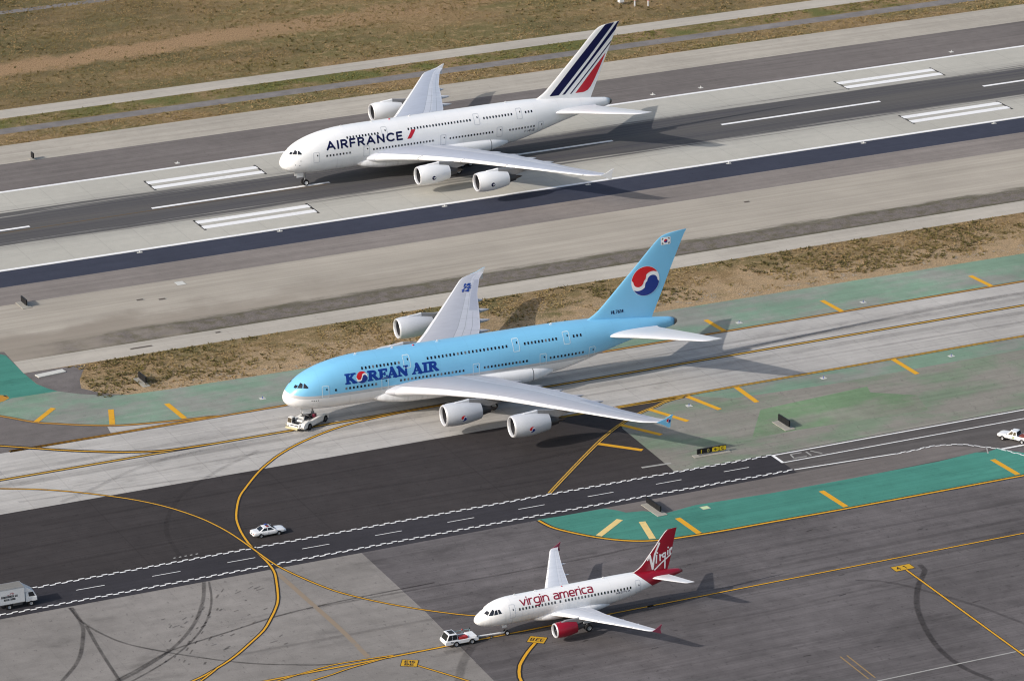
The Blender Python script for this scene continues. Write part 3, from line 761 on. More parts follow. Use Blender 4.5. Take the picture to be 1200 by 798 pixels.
def ke_marks(R, fz):
    h = 1.62; z0 = 7.13
    seq = [('K', 9.70), ('R', 13.64), ('E', 15.55), ('A', 17.0), ('N', 18.80), ('A', 21.40), ('I', 23.32), ('R', 24.27)]
    for w_, a_, b_ in ((seq[:5], 9.55, 21.05), (seq[5:], 21.2, 26.4)):
        def s(X, Y):
            d = np.full(X.shape, 9.0)
            for ch, x in w_: d = np.minimum(d, slab_letter(ch, X, Y, x, z0, h))
            return d
        decal('lettering', s, (a_, b_, 7.0, 8.95), .055, fz.side(.02), M_TITLE, R)
    swirl(R, 'round_letter', 12.62, 7.92, .98, lambda e: fz.side(e), .07, .02)
    f1, ins = fin_surf(FIN380, 0, .047)
    swirl(R, 'fin_emblem', 65.1, 16.15, 2.62, lambda e: (lambda x, z: fin_surf(FIN380, e, .047)[0](x, z)), .13, -.02)
    # small national flag near the tip of the fin
    fx0, fx1, fz0, fz1 = 67.95, 69.75, 22.1, 23.4
    fs = lambda e: fin_surf(FIN380, e, .047)[0]
    fl = decal('flag', lambda X, Y: sd_box(X, Y, fx0, fx1, fz0, fz1), (fx0 - .05, fx1 + .05, fz0 - .05, fz1 + .05), .15, fs(.02), M_WHITE, R)
    cx, cz = (fx0 + fx1) / 2, (fz0 + fz1) / 2; b = (cx - .4, cx + .4, cz - .4, cz + .4)
    decal('flag_disc', lambda X, Y: taegeuk(X, Y, cx, cz, .33, -.4, 0.0)[1], b, .06, fs(.035), M_SW_RED, fl)
    decal('flag_disc', lambda X, Y: taegeuk(X, Y, cx, cz, .33, -.4, 0.0)[2], b, .06, fs(.035), M_SW_BLUE, fl)
    def bars(X, Y):
        d = np.full(X.shape, 9.)
        for sx in (-1, 1):
            for sy in (-1, 1):
                for k in (-1, 0, 1):
                    px, pz = cx + sx * (.60 + .085 * k * .8), cz + sy * (.40 + .085 * k * .6)
                    d = np.minimum(d, sd_seg(X, Y, (px - .1 * sy * sx, pz + .13), (px + .1 * sy * sx, pz - .13)) - .025)
        return d
    decal('flag_bars', bars, (fx0, fx1, fz0, fz1), .035, fs(.035), M_BLACK, fl)
    rg = text_strokes('HL7614', 58.75, 60.95, 11.2, .52, .3)
    decal('registration', lambda X, Y: sd_strokes(X, Y, rg, .12), (58.6, 61.2, 11.05, 11.85), .05, fs(.02), M_NAVY, R)
    # registration painted on the upper side of the far wing
    t_ = np.array(W380); fl_, ft_, zl_ = [pchip(t_[:, 0], t_[:, k]) for k in (1, 2, 3)]
    def ws(px, py):
        y = py; xl, xt, zl = fl_(y), ft_(y), zl_(y); c = xt - xl; u = np.clip((px - xl) / c, .02, .98)
        th = 5 * (.2969 * np.sqrt(u) - .126 * u - .3516 * u * u + .2843 * u ** 3 - .1036 * u ** 4)
        return np.stack([px, py, zl + c * (.012 * 4 * u * (1 - u) + .092 * th) + .05], 1)
    rows = []
    for k, tx in enumerate(('HL', '76', '14')):
        for st in text_strokes(tx, 0, 1.35, 0, .98, .35):
            rows.append([(44.35 + p[0] + .62 * (p[1] + (2 - k) * 1.28), 31.9 + (2 - k) * 1.28 + p[1]) for p in st])
    decal('wing_registration', lambda X, Y: sd_strokes(X, Y, rows, .21), (43.5, 48.5, 31.4, 36.2), .06, ws, M_TITLE, R)

KE = dict(label='sky blue double-deck airliner on the taxiway with a red and blue swirl on its fin', loc=(-20.28, -118.84, GZ), rot=math.atan2(-2.57, 70.32), body=M_BODY_K, fairing=M_FAIR_W, wing=M_WING_K, slat=M_SLAT_K, flap=M_FLAP_K,
          aileron=M_AIL_K, fence=M_FIN_K, track=M_TRACK_K, tail_plane=M_PLAIN, fin=M_FIN_K, pylon=M_PYLON, pylon_tip=M_NAC_K, eng=ENG_K, eng_mark=ke_engine_mark, door=M_DOOR_K, marks=ke_marks, swirl=True, nose_lift=.32,
          main_rows=[(8.0, 8.0), (9.8, 15.0), (19.4, 30.5), (34.3, 41.9), (46.2, 52.2)], upper_rows=[(12.85, 19.3), (24.4, 38.5), (41.8, 47.5), (50.7, 52.0)])
jumbo(KE)

# ------------------------------------------------------------------ small twin-engined airliner
A319 = [(0, 3.13, 3.03, .05, 3.08), (.12, 3.48, 2.74, .42, 3.1), (.5, 3.86, 2.42, .85, 3.15), (1.0, 4.16, 2.2, 1.15, 3.25), (1.5, 4.5, 2.07, 1.36, 3.35), (2.1, 4.98, 1.96, 1.56, 3.5), (2.8, 5.36, 1.88, 1.73, 3.62), (4.0, 5.72, 1.8, 1.9, 3.75), (5.5, 5.90, 1.78, 1.97, 3.84), (7, 5.93, 1.78, 1.975, 3.85),
        (20, 5.93, 1.78, 1.975, 3.85), (22, 5.93, 1.92, 1.96, 3.9), (24.5, 5.9, 2.4, 1.86, 4.05), (27, 5.82, 3.05, 1.58, 4.3), (29.5, 5.66, 3.72, 1.15, 4.6), (31.8, 5.42, 4.25, .75, 4.8), (33.3, 5.2, 4.55, .38, 4.86), (33.6, 5.1, 4.65, .28, 4.86)]
FIN319 = [(4.6, 24.2, 30.9), (5.75, 25.15, 31.35), (6.05, 25.75, 31.45), (6.4, 26.4, 31.55), (7.0, 27.1, 31.7), (7.9, 27.85, 31.9), (9.5, 29.15, 32.2), (11.2, 30.5, 32.6), (11.6, 30.9, 32.7), (11.78, 31.3, 32.75), (11.84, 32.2, 32.78)]
W319 = [(0, 10.6, 17.4, 2.45, 2.5, .14), (1.9, 11.4, 17.6, 2.62, 2.62, .14), (3.4, 12.5, 17.75, 2.82, 2.85, .125), (5.4, 13.68, 17.95, 3.05, 3.1, .118), (6.4, 14.25, 18.1, 3.15, 3.2, .115), (10, 16.25, 19.05, 3.55, 3.6, .11), (13, 17.9, 19.95, 3.9, 3.95, .108), (16.4, 19.75, 21.1, 4.25, 4.28, .105), (16.85, 20.15, 21.35, 4.3, 4.33, .09), (17.0, 20.5, 21.45, 4.32, 4.35, .06)]
T319 = [(0, 27.4, 31.0, 4.85, 4.9, .10), (.9, 28.0, 31.0, 4.95, 5.0, .10), (5.8, 31.1, 32.4, 5.5, 5.52, .09), (6.1, 31.4, 32.5, 5.54, 5.55, .08), (6.22, 31.8, 32.55, 5.56, 5.56, .06)]

M_CRIM = paint('crimson_paint', (.30, .006, .022), .3, .4, 0, .3, .05)
M_CRIM_T = paint('crimson_lettering', (.27, .006, .03), .4)
def vx_body(n, x, y, z):
    e = n.m_('ADD', 25.3, n.m_('MULTIPLY', n.m_('POWER', n.m_('MAXIMUM', n.m_('SUBTRACT', 6.1, z), 0.0), .85), 1.45))
    d = n.m_('SUBTRACT', x, e)
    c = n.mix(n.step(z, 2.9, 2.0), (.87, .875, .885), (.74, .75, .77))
    return n.mix(n.step(d, -.04, .04), c, (.30, .006, .022))
M_BODY_V = body_mat('white_and_crimson_fuselage', vx_body)
M_WING_V = wing_mat('small_wing_grey', (.60, .63, .69), (.68, .70, .75), 2.7, (.10, .61, .74))
M_SLAT_V = slat_mat('small_slat_white', (.80, .81, .84), (5.6, 8.6, 11.3, 14.0))
M_FENCE_V = paint('fence_dark_red', (.25, .05, .09), .4)
ENG_V = dict(ENG_W); ENG_V['nacelle'] = M_CRIM

def twin():
    R = thing('twin_engine_airliner', 'small white airliner with crimson tail and engines being towed on the apron', 'airliner', (-27.4, -211.4, GZ), 0.0)
    fz = Fuselage(A319, 2.0, 2.0)
    fz.mesh('fuselage', M_BODY_V, R, 72, 120)
    V = []; F = []; n = 32
    fr = np.array([(9.2, 1.2, 2.4, 1.75), (10.2, 1.75, 2.9, 1.58), (12, 2.1, 3.25, 1.45), (15, 2.15, 3.3, 1.42), (18, 2.1, 3.25, 1.45), (19.8, 1.8, 3.0, 1.65), (21.2, 1.2, 2.5, 1.85)]); fx = [pchip(fr[:, 0], fr[:, k]) for k in (1, 2, 3)]
    xs = np.linspace(9.2, 21.2, 40)
    for x in xs:
        hw, zt, zb = [float(f(x)) for f in fx]
        for i in range(n):
            a = 2 * PI * i / n; e = .8
            V.append((x, hw * math.copysign(abs(math.cos(a)) ** e, math.cos(a)), (zt + zb) / 2 + (zt - zb) / 2 * math.copysign(abs(math.sin(a)) ** e, math.sin(a))))
    for k in range(len(xs) - 1):
        for i in range(n): j = (i + 1) % n; F.append((k * n + i, k * n + j, (k + 1) * n + j, (k + 1) * n + i))
    F += [list(range(n)), list(range((len(xs) - 1) * n, len(xs) * n))]
    fixn(mk('belly_fairing', V, F, M_FAIR_W, R, True, sharp=60))
    def reg(u, y):
        if y < 2.2: return ('main', 'wing', M_WING_V)
        if u < .12: return ('slat', 'slat', M_SLAT_V)
        if u > .74 and y < 6.4: return ('fi', 'flap', M_WING_V)
        if u > .74 and y < 13: return ('fo', 'flap', M_WING_V)
        if u > .74 and y < 16.2: return ('ai', 'aileron', M_WING_V)
        return ('main', 'wing', M_WING_V)
    ys = [0, 1.5, 2.2, 3, 3.8, 4.6, 5.4, 6.4, 8, 10, 11.5, 13, 14.5, 16.2, 16.6, 16.85, 17.0]
    t_ = np.array(W319); ft = pchip(t_[:, 0], t_[:, 2]); zt = pchip(t_[:, 0], t_[:, 4])
    for sd in (-1, 1):
        w = lift_surface(W319, ys, reg, R, sd, .015)
        fixn(MB().prism([(20.3, 4.3), (21.2, 4.75), (21.75, 5.15), (21.85, 5.1), (21.6, 4.4), (21.75, 3.75), (21.6, 3.75), (20.9, 4.05)], sd * 17.02 - .03, sd * 17.02 + .03).build('wingtip_fence', M_FENCE_V, w))
        for y, ln in ((6.3, 3.2), (9.3, 2.8), (12.4, 2.5)):
            pr = [(-ln, .02), (-ln * .8, .16), (-ln * .5, .2), (-ln * .2, .13), (0, .02)]
            MB().lathe(pr, 'x', (float(ft(y)) + .75, sd * y, float(zt(y)) - .26), 14).build('flap_track_fairing', M_SLAT_V, w, True)
        def tr(u, y): return ('main', 'tailplane', M_PLAIN) if (u < .68 or y < 1.2 or y > 5.8) else ('el', 'elevator', M_PLAIN)
        lift_surface(T319, [0, .9, 1.2, 2, 3, 4.4, 5.8, 6.1, 6.22], tr, R, sd, 0.0)
        x, y, z = 10.1, 5.75 * sd, 1.88
        engine(R, x, y, z, 1.0, SMALL, ENG_V)
        fixn(MB().prism([(x + .9, z + 1.10), (x + 1.8, z + 1.36), (x + 3.7, 3.22), (x + 5.6, 3.2), (x + 4.9, z + .75), (x + 3.6, z + .4), (x + 2.2, z + .9)], y - .17, y + .17).build('pylon', M_PYLON, R, bevel=.05))
        mg = MB().tube((16.35, 3.8 * sd, .58), (16.2, 3.7 * sd, 3.0), .13).tube((16.35, 3.3 * sd, .58), (16.35, 4.3 * sd, .58), .08).tube((16.3, 3.7 * sd, 1.5), (16.3, 2.2 * sd, 2.5), .07).build('main_gear', M_STEEL, R)
        for dy in (-.44, .44): wheel(mg, 16.35, 3.8 * sd + dy, .575, .575, .4, (M_TYRE, M_RIM))
        fixn(MB().box(15.4, 16.9, 4.42 * sd - .03, 4.42 * sd + .03, 1.5, 2.9).build('gear_door', M_FAIR_W, R))
    fin_mesh(FIN319, .05, M_CRIM, R)
    f, ins = fin_surf(FIN319, .015, .05)
    def edge(X, Y): return np.maximum(ins(X, Y, .0), -ins(X + 0 * X, Y, 0) - .17)
    fl = pchip(np.array(FIN319)[:, 0], np.array(FIN319)[:, 1])
    decal('fin_edge_stripe', lambda X, Y: np.maximum(np.maximum(fl(Y) - X + .005, X - fl(Y) - .16), 5.85 - Y), (25.1, 33, 5.8, 11.82), .07, f, M_WHITE, R)
    sc = [[(27.95, 7.5), (28.18, 8.05), (28.32, 7.9)], [(28.3, 8.15), (28.5, 7.2), (28.76, 6.02)], [(28.76, 6.02), (28.95, 7.4), (29.15, 8.3), (29.85, 9.85)], [(29.42, 8.05), (29.36, 6.85)], [(29.53, 8.4)], [(29.96, 8.05), (30.0, 7.1)], [(29.98, 7.55), (30.15, 7.9), (30.4, 7.98)],
          [(30.85, 8.15), (30.58, 8.15), (30.4, 7.9), (30.46, 7.58), (30.8, 7.6)], [(30.88, 8.2), (30.82, 7.3), (30.8, 5.75)], [(31.3, 8.45), (31.27, 7.8)], [(31.34, 8.92)], [(31.63, 8.6), (31.65, 7.95)], [(31.64, 8.4), (31.85, 8.78), (32.0, 8.8), (32.02, 8.08)], [(29.12, 5.8), (30.16, 6.64), (31.1, 7.28), (31.95, 7.9)]]
    wd = [.2, .34, .30] + [.21] * 11
    def scr(X, Y):
        d = np.full(X.shape, 9.)
        for s, w in zip(sc, wd): d = np.minimum(d, sd_strokes(X, Y, [s], w))
        return np.maximum(d, ins(X, Y, .03))
    decal('script_lettering', scr, (27.7, 32.3, 5.5, 10.1), .045, f, M_WHITE, R)
    MB().lathe([(33.45, .30), (33.65, .2), (33.75, .02)], 'x', (0, 0, 4.87), 18).build('tail_outlet', M_HOT, R, True)
    # title wrapped round the upper side: second coordinate is girth above the waist line
    def wrap(eps):
        def g(x, t):
            ph = t / 2.05; z = 3.85 + (2.08 + eps) * np.sin(ph); y = -(1.975 + eps) * np.cos(ph)
            return np.stack([x, y, z], 1)
        return g
    for wd_, a_, b_ in (('virgin', 6.75, 11.15), ('america', 12.05, 18.25)):
        st = text_strokes(wd_, a_, b_, 1.10, .86, .27)
        decal('lettering', lambda X, Y: sd_strokes(X, Y, st, .205), (a_ - .4, b_ + .3, .52, 2.65), .045, wrap(.018), M_CRIM_T, R)
    P = fz.side(.018)
    k = 0
    for a, b in ((6.4, 12.05), (12.9, 12.9), (13.75, 24.3)):
        m = int(round((b - a) / .533))
        for i in range(m + 1):
            x = a + (b - a) * i / max(m, 1); px = np.array([-.115, -.115, -.07, .07, .115, .115, .07, -.07]) * 1.1; pz = np.array([-.10, .10, .17, .17, .10, -.10, -.17, -.17]) * 1.1
            mk('cabin_window', P(x + px, 4.48 + pz), [list(range(8))], M_BLIND[random.choice((0, 0, 0, 0, 1, 1, 2))], R)
    for x, w, z0, z1 in ((5.25, .42, 3.35, 5.25), (25.6, .40, 3.5, 5.25)):
        d = decal('cabin_door', lambda X, Y: np.abs(sd_box(X, Y, x - w, x + w, z0, z1, .14)) - .032, (x - .6, x + .6, z0 - .15, z1 + .15), .05, fz.side(.016), M_DOOR_W, R)
        decal('door_window', lambda X, Y: sd_box(X, Y, x + .05, x + .2, z1 - .8, z1 - .55, .05), (x, x + .3, z1 - .9, z1 - .45), .05, fz.side(.018), M_GLASS, d)
    rg = text_strokes('N527VA', 21.9, 24.2, 3.98, .24, .3)
    decal('registration', lambda X, Y: sd_strokes(X, Y, rg, .06), (21.8, 24.4, 3.9, 4.35), .04, fz.side(.016), M_NAVY, R)
    for pn in ([(1.32, 4.28), (1.78, 4.62), (1.98, 4.5), (1.62, 4.1)], [(1.72, 4.06), (2.05, 4.48), (2.42, 4.86), (2.62, 4.72), (2.35, 4.12)], [(2.45, 4.14), (2.70, 4.72), (3.0, 4.82), (3.05, 4.22)], [(3.14, 4.24), (3.10, 4.82), (3.36, 4.84), (3.62, 4.3)]):
        bx = (min(p[0] for p in pn) - .1, max(p[0] for p in pn) + .1, min(p[1] for p in pn) - .1, max(p[1] for p in pn) + .1)
        for sg in (-1, 1): decal('cockpit_window', lambda X, Y: sd_poly(X, Y, pn), bx, .04, fz.side(.018, sg), M_GLASS, R)
    for x in (6.2, 9.5, 20.5):
        fixn(MB().prism([(x, 5.88), (x + .12, 6.2), (x + .3, 6.2), (x + .36, 5.88)], -.025, .025).build('aerial', M_WHITE, R))
    MB().lathe([(5.9, .12), (6.0, .1), (6.06, .01)], 'z', (14.0, 0, 0), 12).build('beacon', M_RED, R, True)
    ng = MB().tube((5.07, 0, .4), (5.07, 0, 2.1), .1).tube((5.07, -.3, .4), (5.07, .3, .4), .07).tube((5.0, 0, 1.0), (4.0, 0, 2.0), .05).build('nose_gear', M_STEEL, R)
    for dy in (-.27, .27): wheel(ng, 5.07, dy, .38, .38, .24, (M_TYRE, M_WHITE))
    fixn(MB().box(4.2, 5.0, -.40, -.36, 1.35, 2.0).box(4.2, 5.0, .36, .40, 1.35, 2.0).build('gear_door', M_FAIR_W, R))
twin()
# ------------------------------------------------------------------ the ground and what is painted on it
def sheet(name, pts, z, mat):
    V = [(x, y, z) for x, y in pts]
    o = mk(name, V, [list(range(len(V)))], mat, kind='structure')
    if o.data.polygons[0].normal.z < 0: o.data.flip_normals()
    return o
def band(name, y0, y1, z, mat, x0=-900, x1=1600): return sheet(name, [(x0, y0), (x1, y0), (x1, y1), (x0, y1)], z, mat)

def smooth_line(pts, step=1.2):
    P = [np.array(p, float) for p in pts]
    if len(P) < 3:
        n = max(2, int(np.linalg.norm(P[-1] - P[0]) / 20) + 1)
        return [P[0] + (P[-1] - P[0]) * i / n for i in range(n + 1)]
    Q = [2 * P[0] - P[1]] + P + [2 * P[-1] - P[-2]]; out = []
    for i in range(1, len(Q) - 2):
        a, b, c, d = Q[i - 1:i + 3]; n = max(1, min(40, int(np.linalg.norm(c - b) / step)))
        for k in range(n):
            t = k / n
            out.append(.5 * ((2 * b) + (c - a) * t + (2 * a - 5 * b + 4 * c - d) * t * t + (3 * b - a - 3 * c + d) * t ** 3))
    return out + [P[-1]]
def ribbon_geo(mb, pts, w, z, off=0.0, uv=None):
    L = smooth_line(pts); n = len(L); acc = 0.0
    V = []
    for i in range(n):
        d = L[min(i + 1, n - 1)] - L[max(i - 1, 0)]; d = d / (np.linalg.norm(d) + 1e-9); m = np.array([-d[1], d[0]])
        if i: acc += np.linalg.norm(L[i] - L[i - 1])
        for sd in (-1, 1):
            p = L[i] + m * (off + sd * w / 2); V.append((p[0], p[1], z))
            if uv is not None: uv.append((acc, (sd + 1) / 2))
    mb.add(V, [(2 * i, 2 * i + 2, 2 * i + 3, 2 * i + 1) for i in range(n - 1)])
def up(o):
    if sum(p.normal.z for p in o.data.polygons) < 0: o.data.flip_normals()
    return o

def grass_mat():
    n = N('dry_grass_ground', .95, .1)
    x, y, z = n.xyz()
    a = n.noise(.055, 6, .62, n.scaled(.55, 1.0)); b = n.noise(.5, 6, .65); c = n.noise(2.4, 5, .75, n.scaled(1.0, .5)); d = n.noise(5.0, 3, .8, n.scaled(1.0, .42, loc=(9, 2, 0)))
    col = n.mix(n.step(a, .40, .60), (0.254, 0.175, 0.091), (0.164, 0.139, 0.061))
    col = n.mix(n.step(b, .48, .70), col, (0.342, 0.245, 0.135))
    col = n.mix(n.m_('MULTIPLY', n.step(c, .52, .70), .8), col, (0.074, 0.063, 0.029))
    # bare sandy track across the far field, and sandy soil towards the taxiway
    w = n.noise(.12, 5, .6)
    ty = n.m_('ABSOLUTE', n.m_('SUBTRACT', n.m_('ADD', y, n.m_('MULTIPLY', x, -.06)), n.m_('ADD', 99.0, n.m_('MULTIPLY', w, 8.0))))
    tr = n.m_('MULTIPLY', n.step(n.m_('ADD', ty, n.m_('MULTIPLY', n.noise(.13, 6, .75), 10.0)), 12.5, 7.5), n.rng(n.step(x, 150, 40), 0, 1, .35, 1.0))
    col = n.mix(n.m_('MULTIPLY', n.step(n.noise(.028, 5, .65, n.scaled(.5, 1.0, loc=(40, 9, 0))), .46, .60), n.m_('MULTIPLY', n.step(y, 70, 80), .65)), col, n.mix(n.step(c, .4, .65), (0.088, 0.084, 0.037), (0.122, 0.100, 0.052)))
    col = n.mix(tr, col, n.mix(n.step(c, .35, .7), (0.357, 0.232, 0.131), (0.269, 0.185, 0.105)))
    near = n.m_('MULTIPLY', n.step(y, -60, -70), 1.0)
    soil = n.m_('MULTIPLY', near, n.step(n.m_('ADD', n.noise(.22, 5, .65), n.rng(y, -95, -76, .26, -.10)), .46, .66))
    col = n.mix(soil, col, n.mix(n.step(b, .3, .7), (0.417, 0.296, 0.173), (0.317, 0.236, 0.147)))
    dark = n.m_('MULTIPLY', n.step(y, 125, 138), n.step(x, 40, 0)); col = n.mix(n.m_('MULTIPLY', dark, .6), col, (0.074, 0.057, 0.038))
    green = n.m_('MULTIPLY', n.step(n.m_('ABSOLUTE', n.m_('SUBTRACT', y, 66)), 5, 2), n.step(n.noise(.08, 4), .42, .6)); col = n.mix(green, col, (0.129, 0.134, 0.047))
    col = n.mul(col, n.rng(d, .33, .67, .55, 1.45))
    n.base(col); n.bump(n.m_('ADD', c, n.m_('MULTIPLY', d, .6)), .8, .25)
    return n.m
M_GRASS = grass_mat()
band('ground', -3000, 3000, 0.0, M_GRASS, -3000, 3500)

M_CONC_R = None
def runway_mat():
    n = N('runway_concrete_with_rubber', .88, .18)
    x, y, z = n.xyz()
    big = n.noise(.03, 5, .6); mid = n.noise(.5, 4, .6); fine = n.noise(4.0, 3, .7)
    s1 = n.noise(1.0, 6, .65, n.scaled(.012, .9)); s2 = n.noise(1.0, 5, .7, n.scaled(.007, 1.5, loc=(5, 3, 0))); s3 = n.noise(1.0, 6, .75, n.scaled(.022, 1.1, loc=(15, 31, 0)))
    f = n.m_('MULTIPLY', n.rng(big, .3, .7, .93, 1.07), n.rng(mid, .25, .75, .95, 1.05)); f = n.m_('MULTIPLY', f, n.rng(fine, .25, .75, .94, 1.06))
    for ax, p, w_, k in ((x, 7.62, .1, .10), (y, 7.62, .08, .12)):
        d = n.m_('ABSOLUTE', n.m_('SUBTRACT', n.m_('FRACT', n.m_('DIVIDE', ax, p)), .5))
        f = n.m_('MULTIPLY', f, n.m_('SUBTRACT', 1.0, n.m_('MULTIPLY', n.m_('GREATER_THAN', d, .5 - w_ / p), k)))
    c = n.mul((.435, .42, .375), f)
    ay = n.m_('ABSOLUTE', n.m_('ADD', y, n.rng(s2, .3, .7, -.6, .6)))
    e = n.m_('ADD', ay, n.rng(s1, .25, .75, -2.6, 2.6))
    e = n.m_('ADD', e, n.rng(s3, .25, .75, -2.6, 2.6))
    rub = n.step(e, 10.6, 7.8)
    track = n.step(n.m_('ABSOLUTE', n.m_('SUBTRACT', ay, 6.2)), 5.0, 1.8)
    tone = n.mix(track, (.034, .031, .034), (.014, .014, .024))
    tone = n.mul(tone, n.m_('MULTIPLY', n.rng(s2, .3, .7, .45, 1.7), n.rng(s3, .3, .7, .62, 1.5)))
    k = n.m_('MULTIPLY', rub, n.rng(s2, .25, .75, .72, 1.0))
    c = n.mix(k, c, tone)
    haze = n.m_('MULTIPLY', n.step(e, 15.5, 8.5), .28); c = n.mix(haze, c, (.12, .115, .115))
    n.base(c); n.bump(fine, .15, .02); return n.m
M_RWY = runway_mat()
def shoulder_mat():
    """pale worn shoulder that turns to gravel along its outer edge"""
    n = N('worn_shoulder', .93, .12)
    x, y, z = n.xyz()
    s1 = n.noise(1.0, 6, .65, n.scaled(.010, .5)); s2 = n.noise(1.0, 5, .7, n.scaled(.03, 1.6)); b = n.noise(.06, 6, .6); fine = n.noise(4.0, 4, .7)
    f = n.m_('MULTIPLY', n.rng(s1, .3, .7, .85, 1.12), n.rng(s2, .3, .7, .92, 1.08)); f = n.m_('MULTIPLY', f, n.m_('MULTIPLY', n.rng(b, .3, .7, .92, 1.08), n.rng(fine, .25, .75, .93, 1.07)))
    c = n.mul((.375, .34, .29), f)
    st = n.m_('MULTIPLY', n.step(n.m_('ADD', y, n.rng(b, .3, .7, -5, 5)), -52, -60), n.step(x, 60, -30)); c = n.mix(n.m_('MULTIPLY', st, .55), c, (.215, .18, .145))
    ed = n.m_('ADD', y, n.rng(n.noise(1.0, 6, .75, n.scaled(.09, .5)), .3, .7, -1.3, 1.3)); g = n.m_('MULTIPLY', n.step(ed, -61.2, -64.0), n.step(n.m_('ADD', x, n.rng(b, .3, .7, -20, 20)), -48, -18))
    gr = n.mul(n.mix(n.step(n.noise(.5, 5, .7), .45, .62), (.165, .145, .132), (.13, .115, .085)), n.m_('MULTIPLY', n.rng(n.noise(3.0, 4, .8), .25, .75, .6, 1.4), n.rng(n.noise(.4, 4), .3, .7, .85, 1.15)))
    c = n.mix(g, c, gr)
    fr = n.m_('MULTIPLY', g, n.m_('MAXIMUM', n.step(n.m_('ABSOLUTE', n.m_('ADD', ed, 63.0)), 1.3, .3), n.step(y, -68.3, -69.2)))
    c = n.mix(n.m_('MULTIPLY', fr, .6), c, (.075, .072, .038))
    n.base(c); n.bump(n.m_('ADD', fine, n.m_('MULTIPLY', g, n.noise(3.0, 4, .8))), .3, .05); return n.m
M_TAUPE = pave('pale_shoulder', (0.392, 0.360, 0.311), .10, .12, .07, None, tint=None)
M_BROWN = pave('brown_asphalt', (0.161, 0.144, 0.137), .12, .14, .09)
M_BROWN_L = pave('brown_asphalt_pale', (0.218, 0.194, 0.180), .12, .14, .08)
M_DARKSTRIP = pave('fresh_sealed_strip', (0.044, 0.049, 0.072), .10, .06, .08)
M_GRAVEL = pave('gravel', (0.196, 0.183, 0.178), .15, .03, .22)
M_ROADC = pave('service_road_concrete', (0.420, 0.387, 0.338), .10, .09, .06, (12.0, 7.0), jd=.06)
M_TAXI = pave('taxiway_concrete', (0.420, 0.403, 0.382), .13, .12, .06, (7.62, 7.62), jd=.14, oil=.25)
M_BLACKTOP = pave('new_blacktop', (.046, .0405, .041), .16, .10, .12, (30.0, 4.0), jw=.1, jd=.16, speck=.25)
M_ROAD = pave('vehicle_road_blacktop', (0.039, 0.037, 0.043), .14, .12, .10)
M_ROADR = pave('vehicle_road_worn', (0.100, 0.092, 0.090), .18, .16, .10)
M_APRON_D = pave('apron_asphalt', (.118, .108, .110), .26, .16, .14, (7.5, 7.5), jd=.07, oil=.35, speck=.3)
M_APRON_L = pave('apron_concrete', (0.234, 0.218, 0.204), .14, .05, .12, (7.62, 7.62), jd=.07, oil=.28, speck=.28)
M_ASPH_G = pave('grey_asphalt', (0.153, 0.138, 0.133), .14, .08, .1)
M_GREYGREEN = pave('cracked_grey_infield', (0.234, 0.223, 0.196), .14, .10, .09, None, tint=(0.174, 0.223, 0.158), cracks=.28)
M_PALEGREEN = pave('faded_green_paint', (0.180, 0.273, 0.202), .16, .08, .10, None, tint=(0.245, 0.256, 0.229), cracks=.12)
M_GREENRECT = pave('green_paint_patch', (0.153, 0.234, 0.136), .2, .08, .12, None, tint=(0.207, 0.218, 0.174), cracks=.18)
M_TEAL = pave('teal_paint', (.062, .226, .180), .13, .10, .07, None, oil=.2)
M_WEDGE = pave('dark_gravel', (0.147, 0.133, 0.129), .2, .02, .2)

def wear(name, col, amt=.5, under=(0.087, 0.082, 0.082)):
    n = N(name, .8, .2)
    a = n.noise(1.2, 6, .7); b = n.noise(.12, 4, .6)
    c = n.mix(n.m_('MULTIPLY', n.step(n.m_('ADD', a, n.rng(b, .3, .7, -.12, .12)), .52, .78), amt), col, under)
    n.base(c); return n.m
M_PW = wear('white_marking', (0.800, 0.800, 0.800), .35, (0.327, 0.327, 0.327))
M_PW2 = wear('grey_white_marking', (.34, .335, .32), .5, (.14, .135, .135))
M_PY = wear('yellow_marking', (0.654, 0.338, 0.024), .35, (0.218, 0.131, 0.044))
M_PYB = wear('bright_yellow_marking', (.54, .31, .022), .25, (0.327, 0.218, 0.055))
M_PYO = wear('worn_orange_edge_marking', (0.436, 0.218, 0.033), .6, (0.131, 0.098, 0.065))
M_PYT = wear('dulled_yellow_marking', (0.501, 0.294, 0.049), .6, (0.218, 0.164, 0.087))
M_PYP = wear('pale_yellow_marking', (0.719, 0.534, 0.218), .45, (0.382, 0.327, 0.164))
M_PK = wear('black_marking_border', (0.024, 0.022, 0.022), .3, (0.065, 0.060, 0.060))

band('service_road_far', 69.2, 75.0, .004, M_ROADC)
band('far_road', 145.5, 148.0, .004, M_GRAVEL)
band('gravel_path', 58.7, 62.3, .004, M_GRAVEL)
band('runway_shoulder_far', 39.4, 51.2, .004, M_TAUPE)
band('runway_asphalt_edge_far', 22.6, 39.4, .004, M_BROWN)
band('runway', -22.9, 22.6, .004, M_RWY)
band('sealed_strip', -31.4, -22.9, .004, M_DARKSTRIP)
band('runway_asphalt_edge_near', -40.9, -31.4, .004, M_BROWN_L)
band('runway_shoulder_near', -69.5, -40.9, .004, shoulder_mat())
sheet('service_road_near', [(-50.8, -69.5), (1600, -69.5), (1600, -75.6), (-50.8, -75.6)], .004, M_ROADC)
band('taxiway', -134.75, -109.6, .004, M_TAXI)
sheet('exit_taxiway', [(-300, -40.95), (-90, -45), (-50.4, -64.0), (-50.75, -75.6), (-50.4, -81.6), (-49.5, -84.3), (-48.4, -86.4), (-45.4, -89.4), (-48, -104), (-60, -109.7), (-300, -109.7)], .008, M_ASPH_G)
